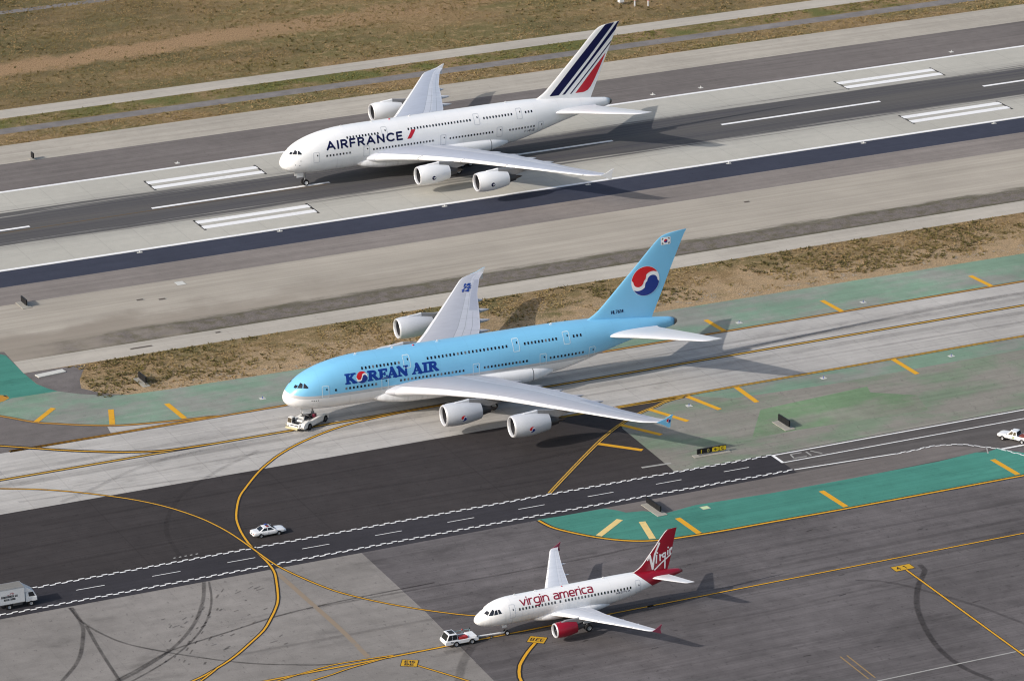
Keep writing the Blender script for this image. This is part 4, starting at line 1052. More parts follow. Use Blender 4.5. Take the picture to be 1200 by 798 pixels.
sheet('gravel_wedge', [(-50.75, -75.65), (-46.0, -75.7), (-39.8, -76.2), (-41.5, -79.5), (-43.2, -82.8), (-44.3, -86.9), (-41.6, -91.0), (-38.5, -93.0), (-40, -95), (-46.5, -91.5), (-50, -86)], .006, M_WEDGE)
sheet('green_island', [(-75, -86.0), (-58.9, -87.6), (-56.4, -86.2), (-48.4, -86.4), (-45.4, -89.4), (-41.4, -92.1), (-38.2, -93.3), (-30.8, -93.9), (-6, -94.6), (65, -95.5), (134, -96.4), (600, -98), (600, -109.9), (70, -109.75), (-16, -109.6), (-28, -109.2), (-36.1, -108.2), (-44.2, -106.3), (-50.2, -103.2), (-53.4, -101), (-56.4, -98.8), (-60.8, -93.4), (-75, -88)], .012, M_PALEGREEN)
sheet('teal_island_left', [(-80, -61), (-51.4, -64.7), (-50.7, -65.8), (-50.75, -75.6), (-50.4, -81.6), (-49.5, -84.3), (-48.4, -86.4), (-56.4, -86.2), (-58.9, -87.6), (-80, -86)], .016, M_TEAL)
sheet('dark_asphalt_left', [(-75, -89), (-60.8, -93.5), (-56.4, -98.9), (-53.4, -101.1), (-50.2, -103.3), (-46.3, -105.4), (-47.0, -109.8), (-59.3, -109.95), (-75, -108)], .014, M_ASPH_G)
sheet('taxiway_fillet', [(-47.0, -109.75), (-46.3, -105.2), (-44.2, -106.0), (-36.1, -107.9), (-28, -108.9), (-16, -109.3), (0, -109.75)], .006, M_TAXI)
band('blacktop', -164.9, -134.75, .004, M_BLACKTOP)
sheet('infield', [(29.4, -143.9), (30.6, -141.7), (34.5, -139.2), (38.6, -137.4), (44.9, -135.5), (68.8, -134.7), (600, -134.4), (600, -165.0), (28.4, -164.9), (28.6, -163.1)], .010, M_GREYGREEN)
sheet('green_strip', [(46, -135.3), (68.8, -134.6), (600, -134.35), (600, -140.0), (120, -140.2), (70, -140.8), (52, -139.6)], .014, M_PALEGREEN)
sheet('green_patch', [(46.3, -157.4), (53.7, -146.3), (74.9, -144.5), (74.0, -147.2), (80.3, -151.8), (78.6, -158.5), (54.9, -157.2)], .014, M_GREENRECT)
band('vehicle_road', -173.75, -164.9, .008, M_ROAD, -900, 45.8)
band('vehicle_road_right', -180, -164.9, .006, M_ROADR, 45.8, 1600)
sheet('apron_right', [(-29.4, -173.75), (1600, -173.75), (1600, -700), (-34, -700), (-30.6, -225.5), (-29.6, -199)], .004, M_APRON_D)
sheet('apron_left', [(-900, -173.75), (-29.4, -173.75), (-29.6, -199), (-30.6, -225.5), (-34, -700), (-900, -700)], .004, M_APRON_L)
sheet('road_verge', [(8, -173.8), (45.8, -173.8), (66, -173.8), (72, -173.4), (78.8, -178), (76, -178.8), (52.9, -179.8), (37.5, -179.8), (25, -179), (19.4, -180), (16.6, -177.6), (13.9, -177), (13, -175.5), (11.6, -173.9)], .008, M_BROWN)
TEAL_LOW = [(0.2, -173.5), (0.9, -177.1), (2.2, -179.6), (5.2, -183.7), (8.6, -186.9), (12.5, -188.9), (18.2, -189.8), (31.9, -190.3), (77.5, -190.7), (300, -190.9)]
sheet('teal_island', [(0.2, -173.5), (4, -173.77), (11.6, -173.9), (13.1, -175.5), (13.9, -176.9), (16.6, -177.5), (19.4, -179.9), (25, -178.9), (37.5, -179.7), (52.9, -179.8), (68.5, -179.5), (75.9, -178.7), (77.4, -179.4), (80, -178.7), (81.5, -181), (83, -182.6), (300, -183), (300, -190.9), (77.5, -190.7), (31.9, -190.3), (18.2, -189.8), (12.5, -188.9), (8.6, -186.9), (5.2, -183.7), (2.2, -179.6), (.9, -177.1)], .012, M_TEAL)

# runway markings
ZM = .024
mb = MB()
for y in (22.35, -22.35): ribbon_geo(mb, [(-900, y), (1600, y)], .9, ZM)
for k in range(-12, 22): ribbon_geo(mb, [(k * 60.96, 0), (k * 60.96 + 36.576, 0)], .85, ZM)
for k in (0, 1):
    for y in (11.95, 15.25, -11.95, -15.25): ribbon_geo(mb, [(4.6 + k * 152.4, y), (4.6 + k * 152.4 + 22.86, y)], 1.75, ZM)
up(mb.build('runway_marking', M_PW, kind='structure'))
mb = MB()
for k in (0, 1):
    for y in (11.95, 15.25, -11.95, -15.25):
        for x in (4.6 + k * 152.4, 27.46 + k * 152.4): mb.box(x - .24, x + .24, y - 1.6, y + 1.6, .018, .0205)
mb.build('marking_border', M_PK, kind='structure')
mb = MB(); ribbon_geo(mb, [(-90, -2.9), (-20, -1.5), (5, -1.15), (36, -.9)], .30, ZM - .003)
up(mb.build('lead_off_line', wear('faint_brown_line', (.13, .09, .05), .9, (.06, .055, .055)), kind='structure'))

# taxi lines: yellow on a black border
mbY = MB(); mbK = MB()
mbC = MB()
def yline(pts, w=.48, border=.36, z=ZM, m=None): ribbon_geo(m or mbY, pts, w, z + .004); ribbon_geo(mbK, pts, w + 2 * border, z)
CURVE_B = [(22, -121.0), (6, -121.15), (-3, -121.5), (-11.5, -122.8), (-19.2, -126.0), (-24.7, -129.5), (-28.3, -132.6), (-31.5, -135.9), (-35.4, -140.8), (-38.2, -144.8), (-41.2, -151.3), (-42.4, -155.3), (-43.2, -159.5), (-43.7, -164.8), (-43.7, -170.6), (-44.1, -174.6), (-45.2, -178.4), (-47.4, -184.6), (-49.1, -187.9), (-51.1, -191.0), (-53.5, -194.4), (-56.6, -197.5), (-60.6, -201.2), (-64.3, -203.9), (-69.3, -206.7), (-80, -210.5)]
CURVE_C = [(-90, -116), (-80, -119.6), (-70.9, -124.4), (-67.3, -126.3), (-63.7, -128.6), (-59.6, -131.9), (-55.7, -135.6), (-52.9, -138.7), (-50.4, -142.2), (-48.4, -145.8), (-46.6, -150.0), (-45.5, -153.7), (-44.7, -157.4), (-44.2, -161.1), (-43.8, -164.8), (-43.1, -171.4), (-42.3, -175.2), (-41.1, -179.2), (-39.8, -182.9), (-38.1, -186.7), (-34.8, -191.7), (-31.1, -196.2), (-27.3, -200.1), (-23.6, -203.2), (-17, -207.2), (-10.5, -210.2), (-6.5, -211.2)]
yline([(-500, -120.9), (22, -120.9)], .46, .30, ZM, mbC); yline([(22, -120.9), (600, -121.1)], .46, .30, ZM, mbC)
yline(CURVE_B, .31, .20, ZM + .008); yline(CURVE_C, .25, .16, ZM + .016)
yline([(-72, -101.5), (-65, -106.5), (-56.8, -112.6), (-52.1, -115.6), (-47.2, -118.3), (-41.5, -120.3), (-34, -120.9)], .34, .4, ZM + .008)
yline([(600, -211.5), (65, -211.3), (-5, -211.3)], .26, .10, ZM + .032); yline([(-5, -211.3), (-43, -211.35), (-60, -211.2), (-110, -211.2)], .34, .14, ZM + .024)
yline([(-40, -210.95), (-47.9, -210.3), (-52.0, -210.7), (-57.5, -211.8), (-66, -214)], .22, .10, ZM + .040); yline([(-41, -211.35), (-47.4, -212.4), (-50.4, -213.3), (-54.0, -214.1), (-66, -217)], .22, .10, ZM + .048)
yline([(-64.4, -204.0), (-66.3, -205.7), (-68.4, -207.4), (-74, -212)], .25, .14, ZM + .032)
yline([(-38.3, -215.7), (-33.8, -223.9), (-28, -235)], .25, .15); yline([(-19.8, -215.9), (-22.0, -218.2), (-23.6, -220.1), (-25.1, -222.1), (-26.1, -224.0), (-26.8, -225.7), (-27.4, -228), (-28, -236)], .42, .22)
yline([(41.8, -215.9), (41.4, -250.6), (41.2, -270)], .30, .12)
up(mbK.build('taxi_line_border', M_PK, kind='structure')); up(mbY.build('taxi_line', M_PY, kind='structure')); up(mbC.build('taxi_line', M_PYT, kind='structure'))
mb = MB(); mk_ = MB()
def edge_line(pts, double=False):
    for o_ in ((-.2, .2) if double else (0,)): ribbon_geo(mb, pts, .24 if double else .42, ZM + .004, o_)
    ribbon_geo(mk_, pts, .95, ZM)
edge_line([(-80, -84), (-66, -88.5), (-60.8, -93.4), (-56.4, -98.8), (-53.4, -101), (-50.2, -103.2), (-44.2, -106.3), (-36.1, -108.1), (-28, -109.2), (-16, -109.65), (600, -109.9)])
up(mb.build('edge_marking', M_PYO, kind='structure')); up(mk_.build('edge_marking_border', wear('faded_brown_border', (.10, .075, .055), .5, (.2, .18, .15)), kind='structure'))
mb = MB(); mk_ = MB()
edge_line([(6.6, -164.4), (13.8, -157.1), (22.6, -148.4), (27.3, -144.2), (30.6, -141.7), (34.5, -139.2), (38.6, -137.4), (44.9, -135.4), (68.8, -134.7), (600, -134.4)], True)
up(mb.build('edge_marking', M_PYT, kind='structure')); mb = MB()
edge_line([(0.3, -173.9)] + TEAL_LOW[1:])
up(mb.build('edge_marking', M_PY, kind='structure')); up(mk_.build('edge_marking_border', M_PK, kind='structure'))
# bars on the painted islands
mb = MB(); mp = MB()
def bar(m, a, b, w=.95): ribbon_geo(m, [a, b], w, ZM + .012)
for a, b in [((65.7, -102.9), (66, -109.4)), ((88.9, -102.9), (89.3, -109.5)), ((119.3, -102.9), (119.8, -109.5)), ((85.3, -134.9), (85.4, -143)), ((55, -135.2), (54.8, -143)), ((45.6, -135.4), (47.7, -143.3)), ((22.8, -148.5), (28, -154.2)), ((29.8, -142.3), (33.8, -149.4)), ((37.2, -138.0), (40.5, -145.8)),
             ((-51.6, -93.8), (-56.2, -98.6)), ((-43.2, -98.7), (-45.3, -105.3)), ((-33.9, -100.2), (-33.6, -108)), ((45.5, -182.4), (45.8, -189.9)), ((76.6, -182.6), (76.9, -190.0)), ((20.1, -182.5), (20.3, -189.5))]: bar(mb, a, b)
for a, b in [((11.8, -179.1), (6.0, -183.6)), ((14.5, -181.4), (12.9, -188.3))]: bar(mp, a, b, 1.05)
up(mb.build('island_bar_marking', M_PY, kind='structure')); up(mp.build('island_bar_marking', M_PYP, kind='structure'))
# white road markings: zipper edges, centre dashes, boxes
mb = MB()
def zipper(pts, per=1.85, off=.17, w=.30):
    L = smooth_line(pts, .4); seg = [0]
    for i in range(1, len(L)): seg.append(seg[-1] + np.linalg.norm(L[i] - L[i - 1]))
    LX = np.array(L); s = 0; k = 0
    while s + per / 2 < seg[-1]:
        p = np.array([np.interp(s, seg, LX[:, i]) for i in (0, 1)]); q = np.array([np.interp(s + per / 2, seg, LX[:, i]) for i in (0, 1)])
        ribbon_geo(mb, [p, q], w, ZM, off if k % 2 else -off); s += per / 2; k += 1
zipper([(-130, -164.7), (-60, -164.75), (0, -164.8), (45.8, -165.35)]); zipper([(-130, -172.35), (-60, -172.2), (0, -172.0), (46, -172.5)])
zipper([(64.0, -173.55), (67.5, -173.5), (70.8, -173.2), (74.4, -174.1), (76.0, -174.9), (77.3, -176.3), (78.6, -177.5), (79.9, -178.9), (80.6, -180.1), (81.2, -181.5), (82.1, -183.2), (84, -187)], 1.85, .1, .26)
for x in (-97.4, -85.4, -73.4, -61.3, -49.2, -37.0, -24.9, -12.7, -.6, 11.4, 23.4, 35.5): ribbon_geo(mb, [(x, -168.35), (x + 4.5, -168.4)], .15, ZM)
ribbon_geo(mb, [(45.8, -165.5), (600, -165.6)], .34, ZM); ribbon_geo(mb, [(46.0, -169.0), (600, -169.0)], .26, ZM); ribbon_geo(mb, [(45.8, -165.4), (45.8, -169.1)], .5, ZM + .004)
ribbon_geo(mb, [(46, -172.5), (64, -173.55)], .30, ZM); ribbon_geo(mb, [(80.3, -179.25), (600, -179.6)], .5, ZM)
up(mb.build('road_marking', M_PW, kind='structure'))
mb = MB(); ribbon_geo(mb, [(78.6, -177.3), (77.3, -180.0)], .22, ZM + .004)
for a, b in [((48.6, -166.3), (50.6, -166.4)), ((48.6, -166.3), (48.3, -168.1)), ((48.3, -168.1), (50.6, -168.2)), ((51.4, -166.4), (51.4, -168.2)), ((52.2, -166.4), (53.4, -168.2))]: ribbon_geo(mb, [a, b], .3, ZM)
for i in range(5): ribbon_geo(mb, [(-56 + i * .9, -163.2), (-55.6 + i * .9, -163.1)], .3, ZM)
ribbon_geo(mb, [(18.2, -249.1), (60, -248.7)], .3, ZM)
ribbon_geo(mb, [(24.5, -161.0), (29.6, -161.3)], .55, ZM)
up(mb.build('faded_road_marking', M_PW2, kind='structure'))
mb = MB()
for a in ((17.55, -239.4), (18.6, -239.5)): ribbon_geo(mb, [a, (a[0] - .1, a[1] - 8.5)], .22, ZM)

up(mb.build('old_taxi_line', wear('old_yellow', (.30, .20, .09), .8, (.17, .155, .14)), kind='structure'))
mb = MB(); ribbon_geo(mb, [(-43.9, -175.4), (-43.6, -186.7), (-43.3, -199.3), (-43.5, -210.0)], .8, ZM - .004)
up(mb.build('old_taxi_line', wear('ghost_of_yellow', (.26, .205, .15), .9, (.21, .20, .185)), kind='structure'))
# painted gate boxes with black characters
def ground_box(c, ax, upv, w, h, rows):
    ax = np.array(ax) / np.linalg.norm(ax); upv = np.array(upv) / np.linalg.norm(upv)
    def P(a, b, z): p = np.array(c) + ax * a + upv * b; return (p[0], p[1], z)
    q = MB().add([P(-w / 2 - .1, -h / 2 - .1, ZM + .02), P(w / 2 + .1, -h / 2 - .1, ZM + .02), P(w / 2 + .1, h / 2 + .1, ZM + .02), P(-w / 2 - .1, h / 2 + .1, ZM + .02)], [(0, 1, 2, 3)])
    up(q.build('gate_box_border', M_PK, kind='structure'))
    q = MB().add([P(-w / 2, -h / 2, ZM + .026), P(w / 2, -h / 2, ZM + .026), P(w / 2, h / 2, ZM + .026), P(-w / 2, h / 2, ZM + .026)], [(0, 1, 2, 3)])
    up(q.build('gate_box', M_PYB, kind='structure'))
    st = []
    for t, a0, a1, b0, hh in rows: st += text_strokes(t, a0, a1, b0, hh, .3)
    d = decal('gate_box_lettering', lambda X, Y: sd_strokes(X, Y, st, .17), (-w / 2, w / 2, -h / 2, h / 2), .05, lambda X, Y: np.array([P(a, b, ZM + .032) for a, b in zip(X, Y)]), M_PK, None)
    d['kind'] = 'structure'; up(d)
ground_box((-19.1, -215.05), (2.0, -1.6), (1.4, 1.7), 2.5, 2.1, [('B', -.9, -.45, -.45, .9), ('EE', -.1, .95, -.45, .9)])
ground_box((-39.0, -214.5), (2.1, -1.35), (1.1, 1.9), 2.3, 2.2, [('E13'.replace('3', '5'), -.7, .7, .15, .6), ('BE', -.6, .6, -.8, .6)])
ground_box((41.7, -214.95), (1, 0), (0, 1), 3.2, 1.7, [('4', -1.0, -.5, -.45, .9), ('1', .2, .45, -.45, .9)])
sheet('surface_sign', [(-60, -83.2), (-57.6, -84.0), (-56.7, -84.6), (-56.7, -86.0), (-58.0, -87.0), (-60, -87.6)], .022, M_PYO)
mb = MB(); ribbon_geo(mb, [(-59.6, -85.0), (-58.4, -85.3)], .8, .027); ribbon_geo(mb, [(-57.2, -84.4), (-56.8, -85.4)], .35, .027)
up(mb.build('surface_sign_mark', M_PK, kind='structure'))
# tyre marks: thin see-through rubber, broken up by noise
def mark_mat(k):
    n = N('tyre_mark_rubber', .9, .1)
    n.base((.03, .027, .028))
    u, v, _ = n.xyz(n.co('UV'))
    e = n.m_('MULTIPLY', n.m_('MULTIPLY', v, n.m_('SUBTRACT', 1.0, v)), 4.0)
    no = n.noise(.35, 5, .7); fi = n.noise(2.5, 4, .7)
    a = n.m_('MULTIPLY', n.m_('MULTIPLY', n.step(e, .0, .8), n.rng(no, .3, .7, .22 * k, .62 * k)), n.rng(fi, .3, .7, .6, 1.1))
    tr = n.t.nodes.new('ShaderNodeBsdfTransparent'); mx = n.t.nodes.new('ShaderNodeMixShader')
    n.link(a, mx.inputs[0]); n.link(tr.outputs[0], mx.inputs[1]); n.link(n.b.outputs[0], mx.inputs[2]); n.link(mx.outputs[0], n.out.inputs[0])
    return n.m
M_MARKS = [mark_mat(k) for k in (1.0, .55, .32)]
for i, (pts, w) in enumerate([
    ([(-55.1, -173.9), (-57.4, -179.7), (-60.6, -185.8), (-63.9, -190.5), (-67.9, -194.8), (-72.8, -198.6), (-77.8, -201.7), (-90, -208)], .75),
    ([(-54.3, -173.9), (-56.4, -180.5), (-59.4, -186.8), (-63.0, -191.9), (-67.2, -196.2), (-73, -200.5), (-84, -207)], .45),
    ([(-24, -189.2), (-39.3, -189.5), (-49.7, -190.5), (-58.3, -192.7), (-68.1, -195.3), (-74.8, -199.3), (-79.2, -201.9), (-92, -210)], .55),
    ([(-76.5, -174.2), (-76.3, -181.1), (-73.8, -189.2), (-69.7, -194.8), (-65.3, -199.5), (-60.4, -203.9), (-55.1, -207.2), (-48.0, -210.2), (-36, -211)], .5),
    ([(-76.2, -174.2), (-76.8, -180.8), (-78.4, -185.8), (-81.8, -193.2), (-88, -201)], .8),
    ([(-76.4, -181.6), (-77.5, -190.8), (-78.6, -203)], .65),
    ([(44.6, -215), (44.3, -217.1), (40.1, -222.4), (36.3, -228.8), (33.3, -236.7), (31.6, -243.8), (31.5, -250.4), (33, -256)], 1.1),
    ([(33, -216), (36, -217.8), (39.0, -221.5), (41.8, -226.9), (44.7, -232.9), (48, -243)], .8),
    ([(2.1, -219.8), (15.9, -220.5), (30.6, -219.6), (60, -217.5)], .7),
    ([(-45, -190.0), (-25.8, -190.4), (-13.8, -190.8), (3.1, -190.6), (9.9, -190.3), (40, -191.5)], .7),
    ([(-60, -201), (-20, -201.5), (30, -199.5), (120, -201)], 1.0), ([(10, -206.5), (60, -206), (200, -207)], 1.2), ([(-5, -212.6), (60, -212.5), (200, -212.7)], 1.6), ([(-5, -210.2), (60, -210.1), (200, -210.3)], 1.2),
    ([(-28.6, -213.2), (-31.3, -216.6), (-34, -221), (-36.5, -226)], 1.6), ([(-33, -213.4), (-29.5, -213.2), (-25.6, -211.5)], 1.7),
    ([(-200, -117.9), (-40, -118.1), (60, -117.6), (300, -118.3)], 2.0), ([(-200, -123.8), (-40, -123.6), (60, -124.2), (300, -123.6)], 2.2), ([(40, -121.5), (75, -118.2), (110, -115.5), (170, -114.8)], 1.6), ([(-30, -115), (40, -115.4), (120, -114.7)], .9), ([(-60, -128.4), (20, -127.6), (120, -128.3)], .8),
    ([(-64, -134), (-58, -131.2), (-50, -126.5), (-40, -123.2), (-20, -122.0)], 1.2), ([(-70, -131), (-40, -134), (-30, -137)], .8),
    ([(-55, -164), (-53, -152), (-47, -141), (-38, -133), (-28, -127)], 1.0), ([(-80, -150), (-40, -149), (0, -151), (26, -149)], 1.0), ([(-70, -142), (-20, -141.5), (20, -142.5)], .8), ([(-90, -158), (-30, -157), (10, -159)], .9)]):
    m = MB(); uv = []; ribbon_geo(m, pts, w, ZM - .004 - .0006 * (i % 6), 0, uv)
    up(m.build('tyre_mark', M_MARKS[0 if i < 7 else (1 if i in (7, 9, 14, 15, 18) else 2)], kind='structure', uv=uv))

mb = MB(); uv = []; rr = random.Random(3)
for i in range(90):
    k = i % 3
    if k == 0: x0, y0, a = rr.uniform(-66, -47), rr.uniform(-203, -178), rr.uniform(.2, .8)
    elif k == 1: t_ = rr.random(); x0, y0, a = -54 - 16 * t_ + rr.gauss(0, 1.6), -178 - 22 * t_ + rr.gauss(0, 1.6), .95
    else: x0, y0, a = rr.uniform(-20, 60), rr.uniform(-245, -192), rr.uniform(-.2, .3)
    ln = rr.uniform(.4, 1.5)
    ribbon_geo(mb, [(x0, y0), (x0 + ln * math.cos(a), y0 + ln * math.sin(a))], rr.uniform(.2, .45), ZM - .008, 0, uv)
up(mb.build('rubber_scuff', M_MARKS[0], kind='structure', uv=uv))

# ------------------------------------------------------------------ dry tufts of grass (uncountable)
def value_noise(x, y, s, seed):
    r = np.random.default_rng(seed).random((64, 64)); u = x / s; v = y / s
    i = np.floor(u).astype(int); j = np.floor(v).astype(int); a = u - i; b = v - j; a = a * a * (3 - 2 * a); b = b * b * (3 - 2 * b)
    g = lambda p, q: r[p % 64, q % 64]
    return (g(i, j) * (1 - a) + g(i + 1, j) * a) * (1 - b) + (g(i, j + 1) * (1 - a) + g(i + 1, j + 1) * a) * b
def tuft_mat(name, cols):
    n = N(name, .9, .1)
    a = n.noise(1.7, 2, .8); b = n.noise(.12, 4, .6)
    c = n.mix(n.step(a, .38, .62), cols[0], cols[1]); c = n.mix(n.step(b, .45, .6), c, n.mix(n.step(a, .4, .6), cols[2], cols[1]))
    n.base(c); return n.m
def tufts(name, x, y, h, r, mat, blades=6):
    n = len(x); ang = RNG.random((n, blades)) * 2 * PI; lean = r[:, None] * (.4 + .9 * RNG.random((n, blades))); hh = h[:, None] * (.55 + .6 * RNG.random((n, blades)))
    wd = (.07 + .09 * RNG.random((n, blades)))
    ca, sa = np.cos(ang), np.sin(ang); bx = x[:, None] + ca * r[:, None] * .25; by = y[:, None] + sa * r[:, None] * .25
    V = np.zeros((n, blades, 3, 3), np.float32)
    V[..., 0, 0] = bx - sa * wd; V[..., 0, 1] = by + ca * wd
    V[..., 1, 0] = bx + sa * wd; V[..., 1, 1] = by - ca * wd
    V[..., 2, 0] = bx + ca * lean; V[..., 2, 1] = by + sa * lean; V[..., 2, 2] = hh
    k = n * blades; me = bpy.data.meshes.new(name)
    me.vertices.add(3 * k); me.vertices.foreach_set('co', V.ravel()); me.loops.add(3 * k); me.loops.foreach_set('vertex_index', np.arange(3 * k, dtype=np.int32))
    me.polygons.add(k); me.polygons.foreach_set('loop_start', np.arange(0, 3 * k, 3, dtype=np.int32)); me.materials.append(mat); me.update(calc_edges=True)
    o = link(bpy.data.objects.new(name, me)); o['kind'] = 'stuff'; return o
def field(x0, x1, y0, y1, dens, keep):
    n = int((x1 - x0) * (y1 - y0) * dens); x = x0 + (x1 - x0) * RNG.random(n); y = y0 + (y1 - y0) * RNG.random(n)
    k = RNG.random(n) < keep(x, y); return x[k], y[k]
M_TUFT = tuft_mat('dry_grass_blades', ((0.368, 0.264, 0.130), (0.217, 0.157, 0.073), (0.228, 0.182, 0.073)))
M_TUFT_G = tuft_mat('green_grass_blades', ((0.205, 0.187, 0.063), (0.119, 0.122, 0.040), (0.271, 0.203, 0.082)))
M_TUFT_D = tuft_mat('dark_scrub_leaves', ((0.093, 0.076, 0.036), (0.131, 0.113, 0.040), (0.205, 0.152, 0.068)))
def far_keep(x, y):
    v = value_noise(x, y, 6, 1) * .6 + value_noise(x, y, 23, 2) * .5; t = np.abs(y - .06 * x - 103); return np.clip(v * 1.3 - .15, 0, 1) * np.where((t < 5) & (x < 70), .12, 1)
x, y = field(-40, 330, 76, 175, 2.4, far_keep); tufts('dry_grass', x, y, .12 + .16 * RNG.random(len(x)), .16 + .18 * RNG.random(len(x)), M_TUFT, 5)
x, y = field(-40, 260, 76, 165, .35, lambda x, y: np.clip(value_noise(x, y, 11, 5) * 1.8 - .6, 0, 1) * far_keep(x, y)); tufts('scrub', x, y, .25 + .3 * RNG.random(len(x)), .35 + .35 * RNG.random(len(x)), M_TUFT_D, 7)
x, y = field(-40, 330, 51.5, 58.3, 2.2, lambda x, y: np.clip(value_noise(x, y, 4, 7) * 1.4 - .1, 0, 1)); tufts('dry_grass', x, y, .14 + .16 * RNG.random(len(x)), .25 + .2 * RNG.random(len(x)), M_TUFT, 5)
x, y = field(-40, 330, 62.8, 68.9, 2.2, lambda x, y: np.clip(value_noise(x, y, 4, 8) * 1.4 - .1, 0, 1)); tufts('green_grass', x, y, .14 + .16 * RNG.random(len(x)), .25 + .2 * RNG.random(len(x)), M_TUFT_G, 5)
def verge_keep(x, y):
    v = value_noise(x, y, 2.3, 3) * .55 + value_noise(x, y, 9, 4) * .6 + value_noise(x, y, 24, 14) * .25
    return np.clip((v - .52 - .30 * np.clip((-88 - y) / 7, 0, 1)) * 4.0, 0, 1) * ((x > -38) | (y > -80 - (x + 38) * .4)) * (x > -43)
x, y = field(-43, 260, -94.0, -75.9, 3.0, lambda x, y: verge_keep(x, y) * np.where(x < 10, .62, 1)); tufts('dry_grass', x, y, .10 + .16 * RNG.random(len(x)), .18 + .2 * RNG.random(len(x)), M_TUFT, 6)
x, y = field(-43, 260, -93.0, -75.9, 1.6, lambda x, y: verge_keep(x + 40, y) * (value_noise(x, y, 13, 9) > .42)); tufts('scrub', x, y, .18 + .25 * RNG.random(len(x)), .28 + .3 * RNG.random(len(x)), M_TUFT_D, 7)
x, y = field(-30, 200, -94.5, -91.0, 1.2, lambda x, y: .5 * (value_noise(x, y, 5, 21) > .45)); tufts('pale_rubble', x, y, .06 + .08 * RNG.random(len(x)), .2 + .2 * RNG.random(len(x)), flat('pale_rubble_stone', (.36, .33, .28)), 5)
# ------------------------------------------------------------------ vehicles: x forward, y to the left, origin on the ground
def loft_body(tab, n=28, e=.42):
    """sections x, half width, bottom, top with rounded corners"""
    V = []; F = []; t = np.array(tab, float); fs = [pchip(t[:, 0], t[:, k]) for k in (1, 2, 3)]
    xs = sorted(set(list(np.linspace(t[0, 0], t[-1, 0], 34)) + list(t[:, 0])))
    for x in xs:
        w, b, tp = [float(f(x)) for f in fs]
        for i in range(n):
            a = 2 * PI * i / n
            V.append((x, w * math.copysign(abs(math.cos(a)) ** e, math.cos(a)), (b + tp) / 2 + (tp - b) / 2 * math.copysign(abs(math.sin(a)) ** e, math.sin(a))))
    for k in range(len(xs) - 1):
        for i in range(n): j = (i + 1) % n; F.append((k * n + i, k * n + j, (k + 1) * n + j, (k + 1) * n + i))
    F += [list(range(n)), list(range((len(xs) - 1) * n, len(xs) * n))]
    return MB().add(V, F)
def cabin(b, t):
    """b, t: (x rear, x front, half width, z); returns corners"""
    B = [(b[0], -b[2], b[3]), (b[1], -b[2], b[3]), (b[1], b[2], b[3]), (b[0], b[2], b[3])]
    T = [(t[0], -t[2], t[3]), (t[1], -t[2], t[3]), (t[1], t[2], t[3]), (t[0], t[2], t[3])]
    return B, T
def pane(name, q, u0, u1, v0, v1, mat, parent, eps=.012):
    """a pane on the face with corners q (lower left, lower right, upper right, upper left)"""
    q = [Vector(p) for p in q]; nrm = (q[1] - q[0]).cross(q[3] - q[0]).normalized()
    def P(u, v): return (q[0] * (1 - u) + q[1] * u) * (1 - v) + (q[3] * (1 - u) + q[2] * u) * v + nrm * eps
    return mk(name, [P(u0, v0), P(u1, v0), P(u1, v1), P(u0, v1)], [(0, 1, 2, 3)], mat, parent)
M_CARW = paint('vehicle_white', (.80, .81, .83), .25, .5, 0, .5, .04)
M_LAMP = paint('lamp_lens', (.6, .6, .58), .1, .6)
M_TAIL = paint('tail_lens', (.35, .01, .012), .2, .5)
M_LBLUE = paint('beacon_blue', (.03, .06, .35), .2, .5)
M_SEAM = flat('panel_gap', (.12, .12, .13))
M_PLASTIC = flat('black_plastic', (.02, .02, .022), .5, .3)
M_BEDRED = flat('red_brown_load', (.20, .055, .045), .7)
M_CONC = pave('concrete_pad', (.33, .315, .28), .08, 0, .12)
M_SIGNY = paint('sign_yellow', (.68, .50, .02), .4)
M_TUGGREY = paint('machinery_grey', (.07, .07, .075), .5)

def glass_set(R, B, T, splits, M=M_GLASS, front=True, rear=True):
    if front: pane('windscreen', [B[2], B[1], T[1], T[2]][::-1] if False else [B[1], B[2], T[2], T[1]], .06, .94, .08, .92, M, R)
    if rear: pane('rear_window', [B[3], B[0], T[0], T[3]], .08, .92, .12, .9, M, R)
    for q in ([B[0], B[1], T[1], T[0]], [B[2], B[3], T[3], T[2]]):
        rev = q[0][0] > q[1][0]
        for a, b in splits:
            if rev: a, b = 1 - b, 1 - a
            pane('side_window', q, a, b, .14, .88, M, R)
def arch(R, x, y, r):
    s = -1 if y < 0 else 1; V = [(x + r * math.cos(PI * i / 12), y + .004 * s, .30 + r * math.sin(PI * i / 12)) for i in range(13)]
    V += [(x - r, y + .004 * s, .26), (x + r, y + .004 * s, .26)]
    mk('wheel_arch', V, [list(range(15))], M_DARK, R)

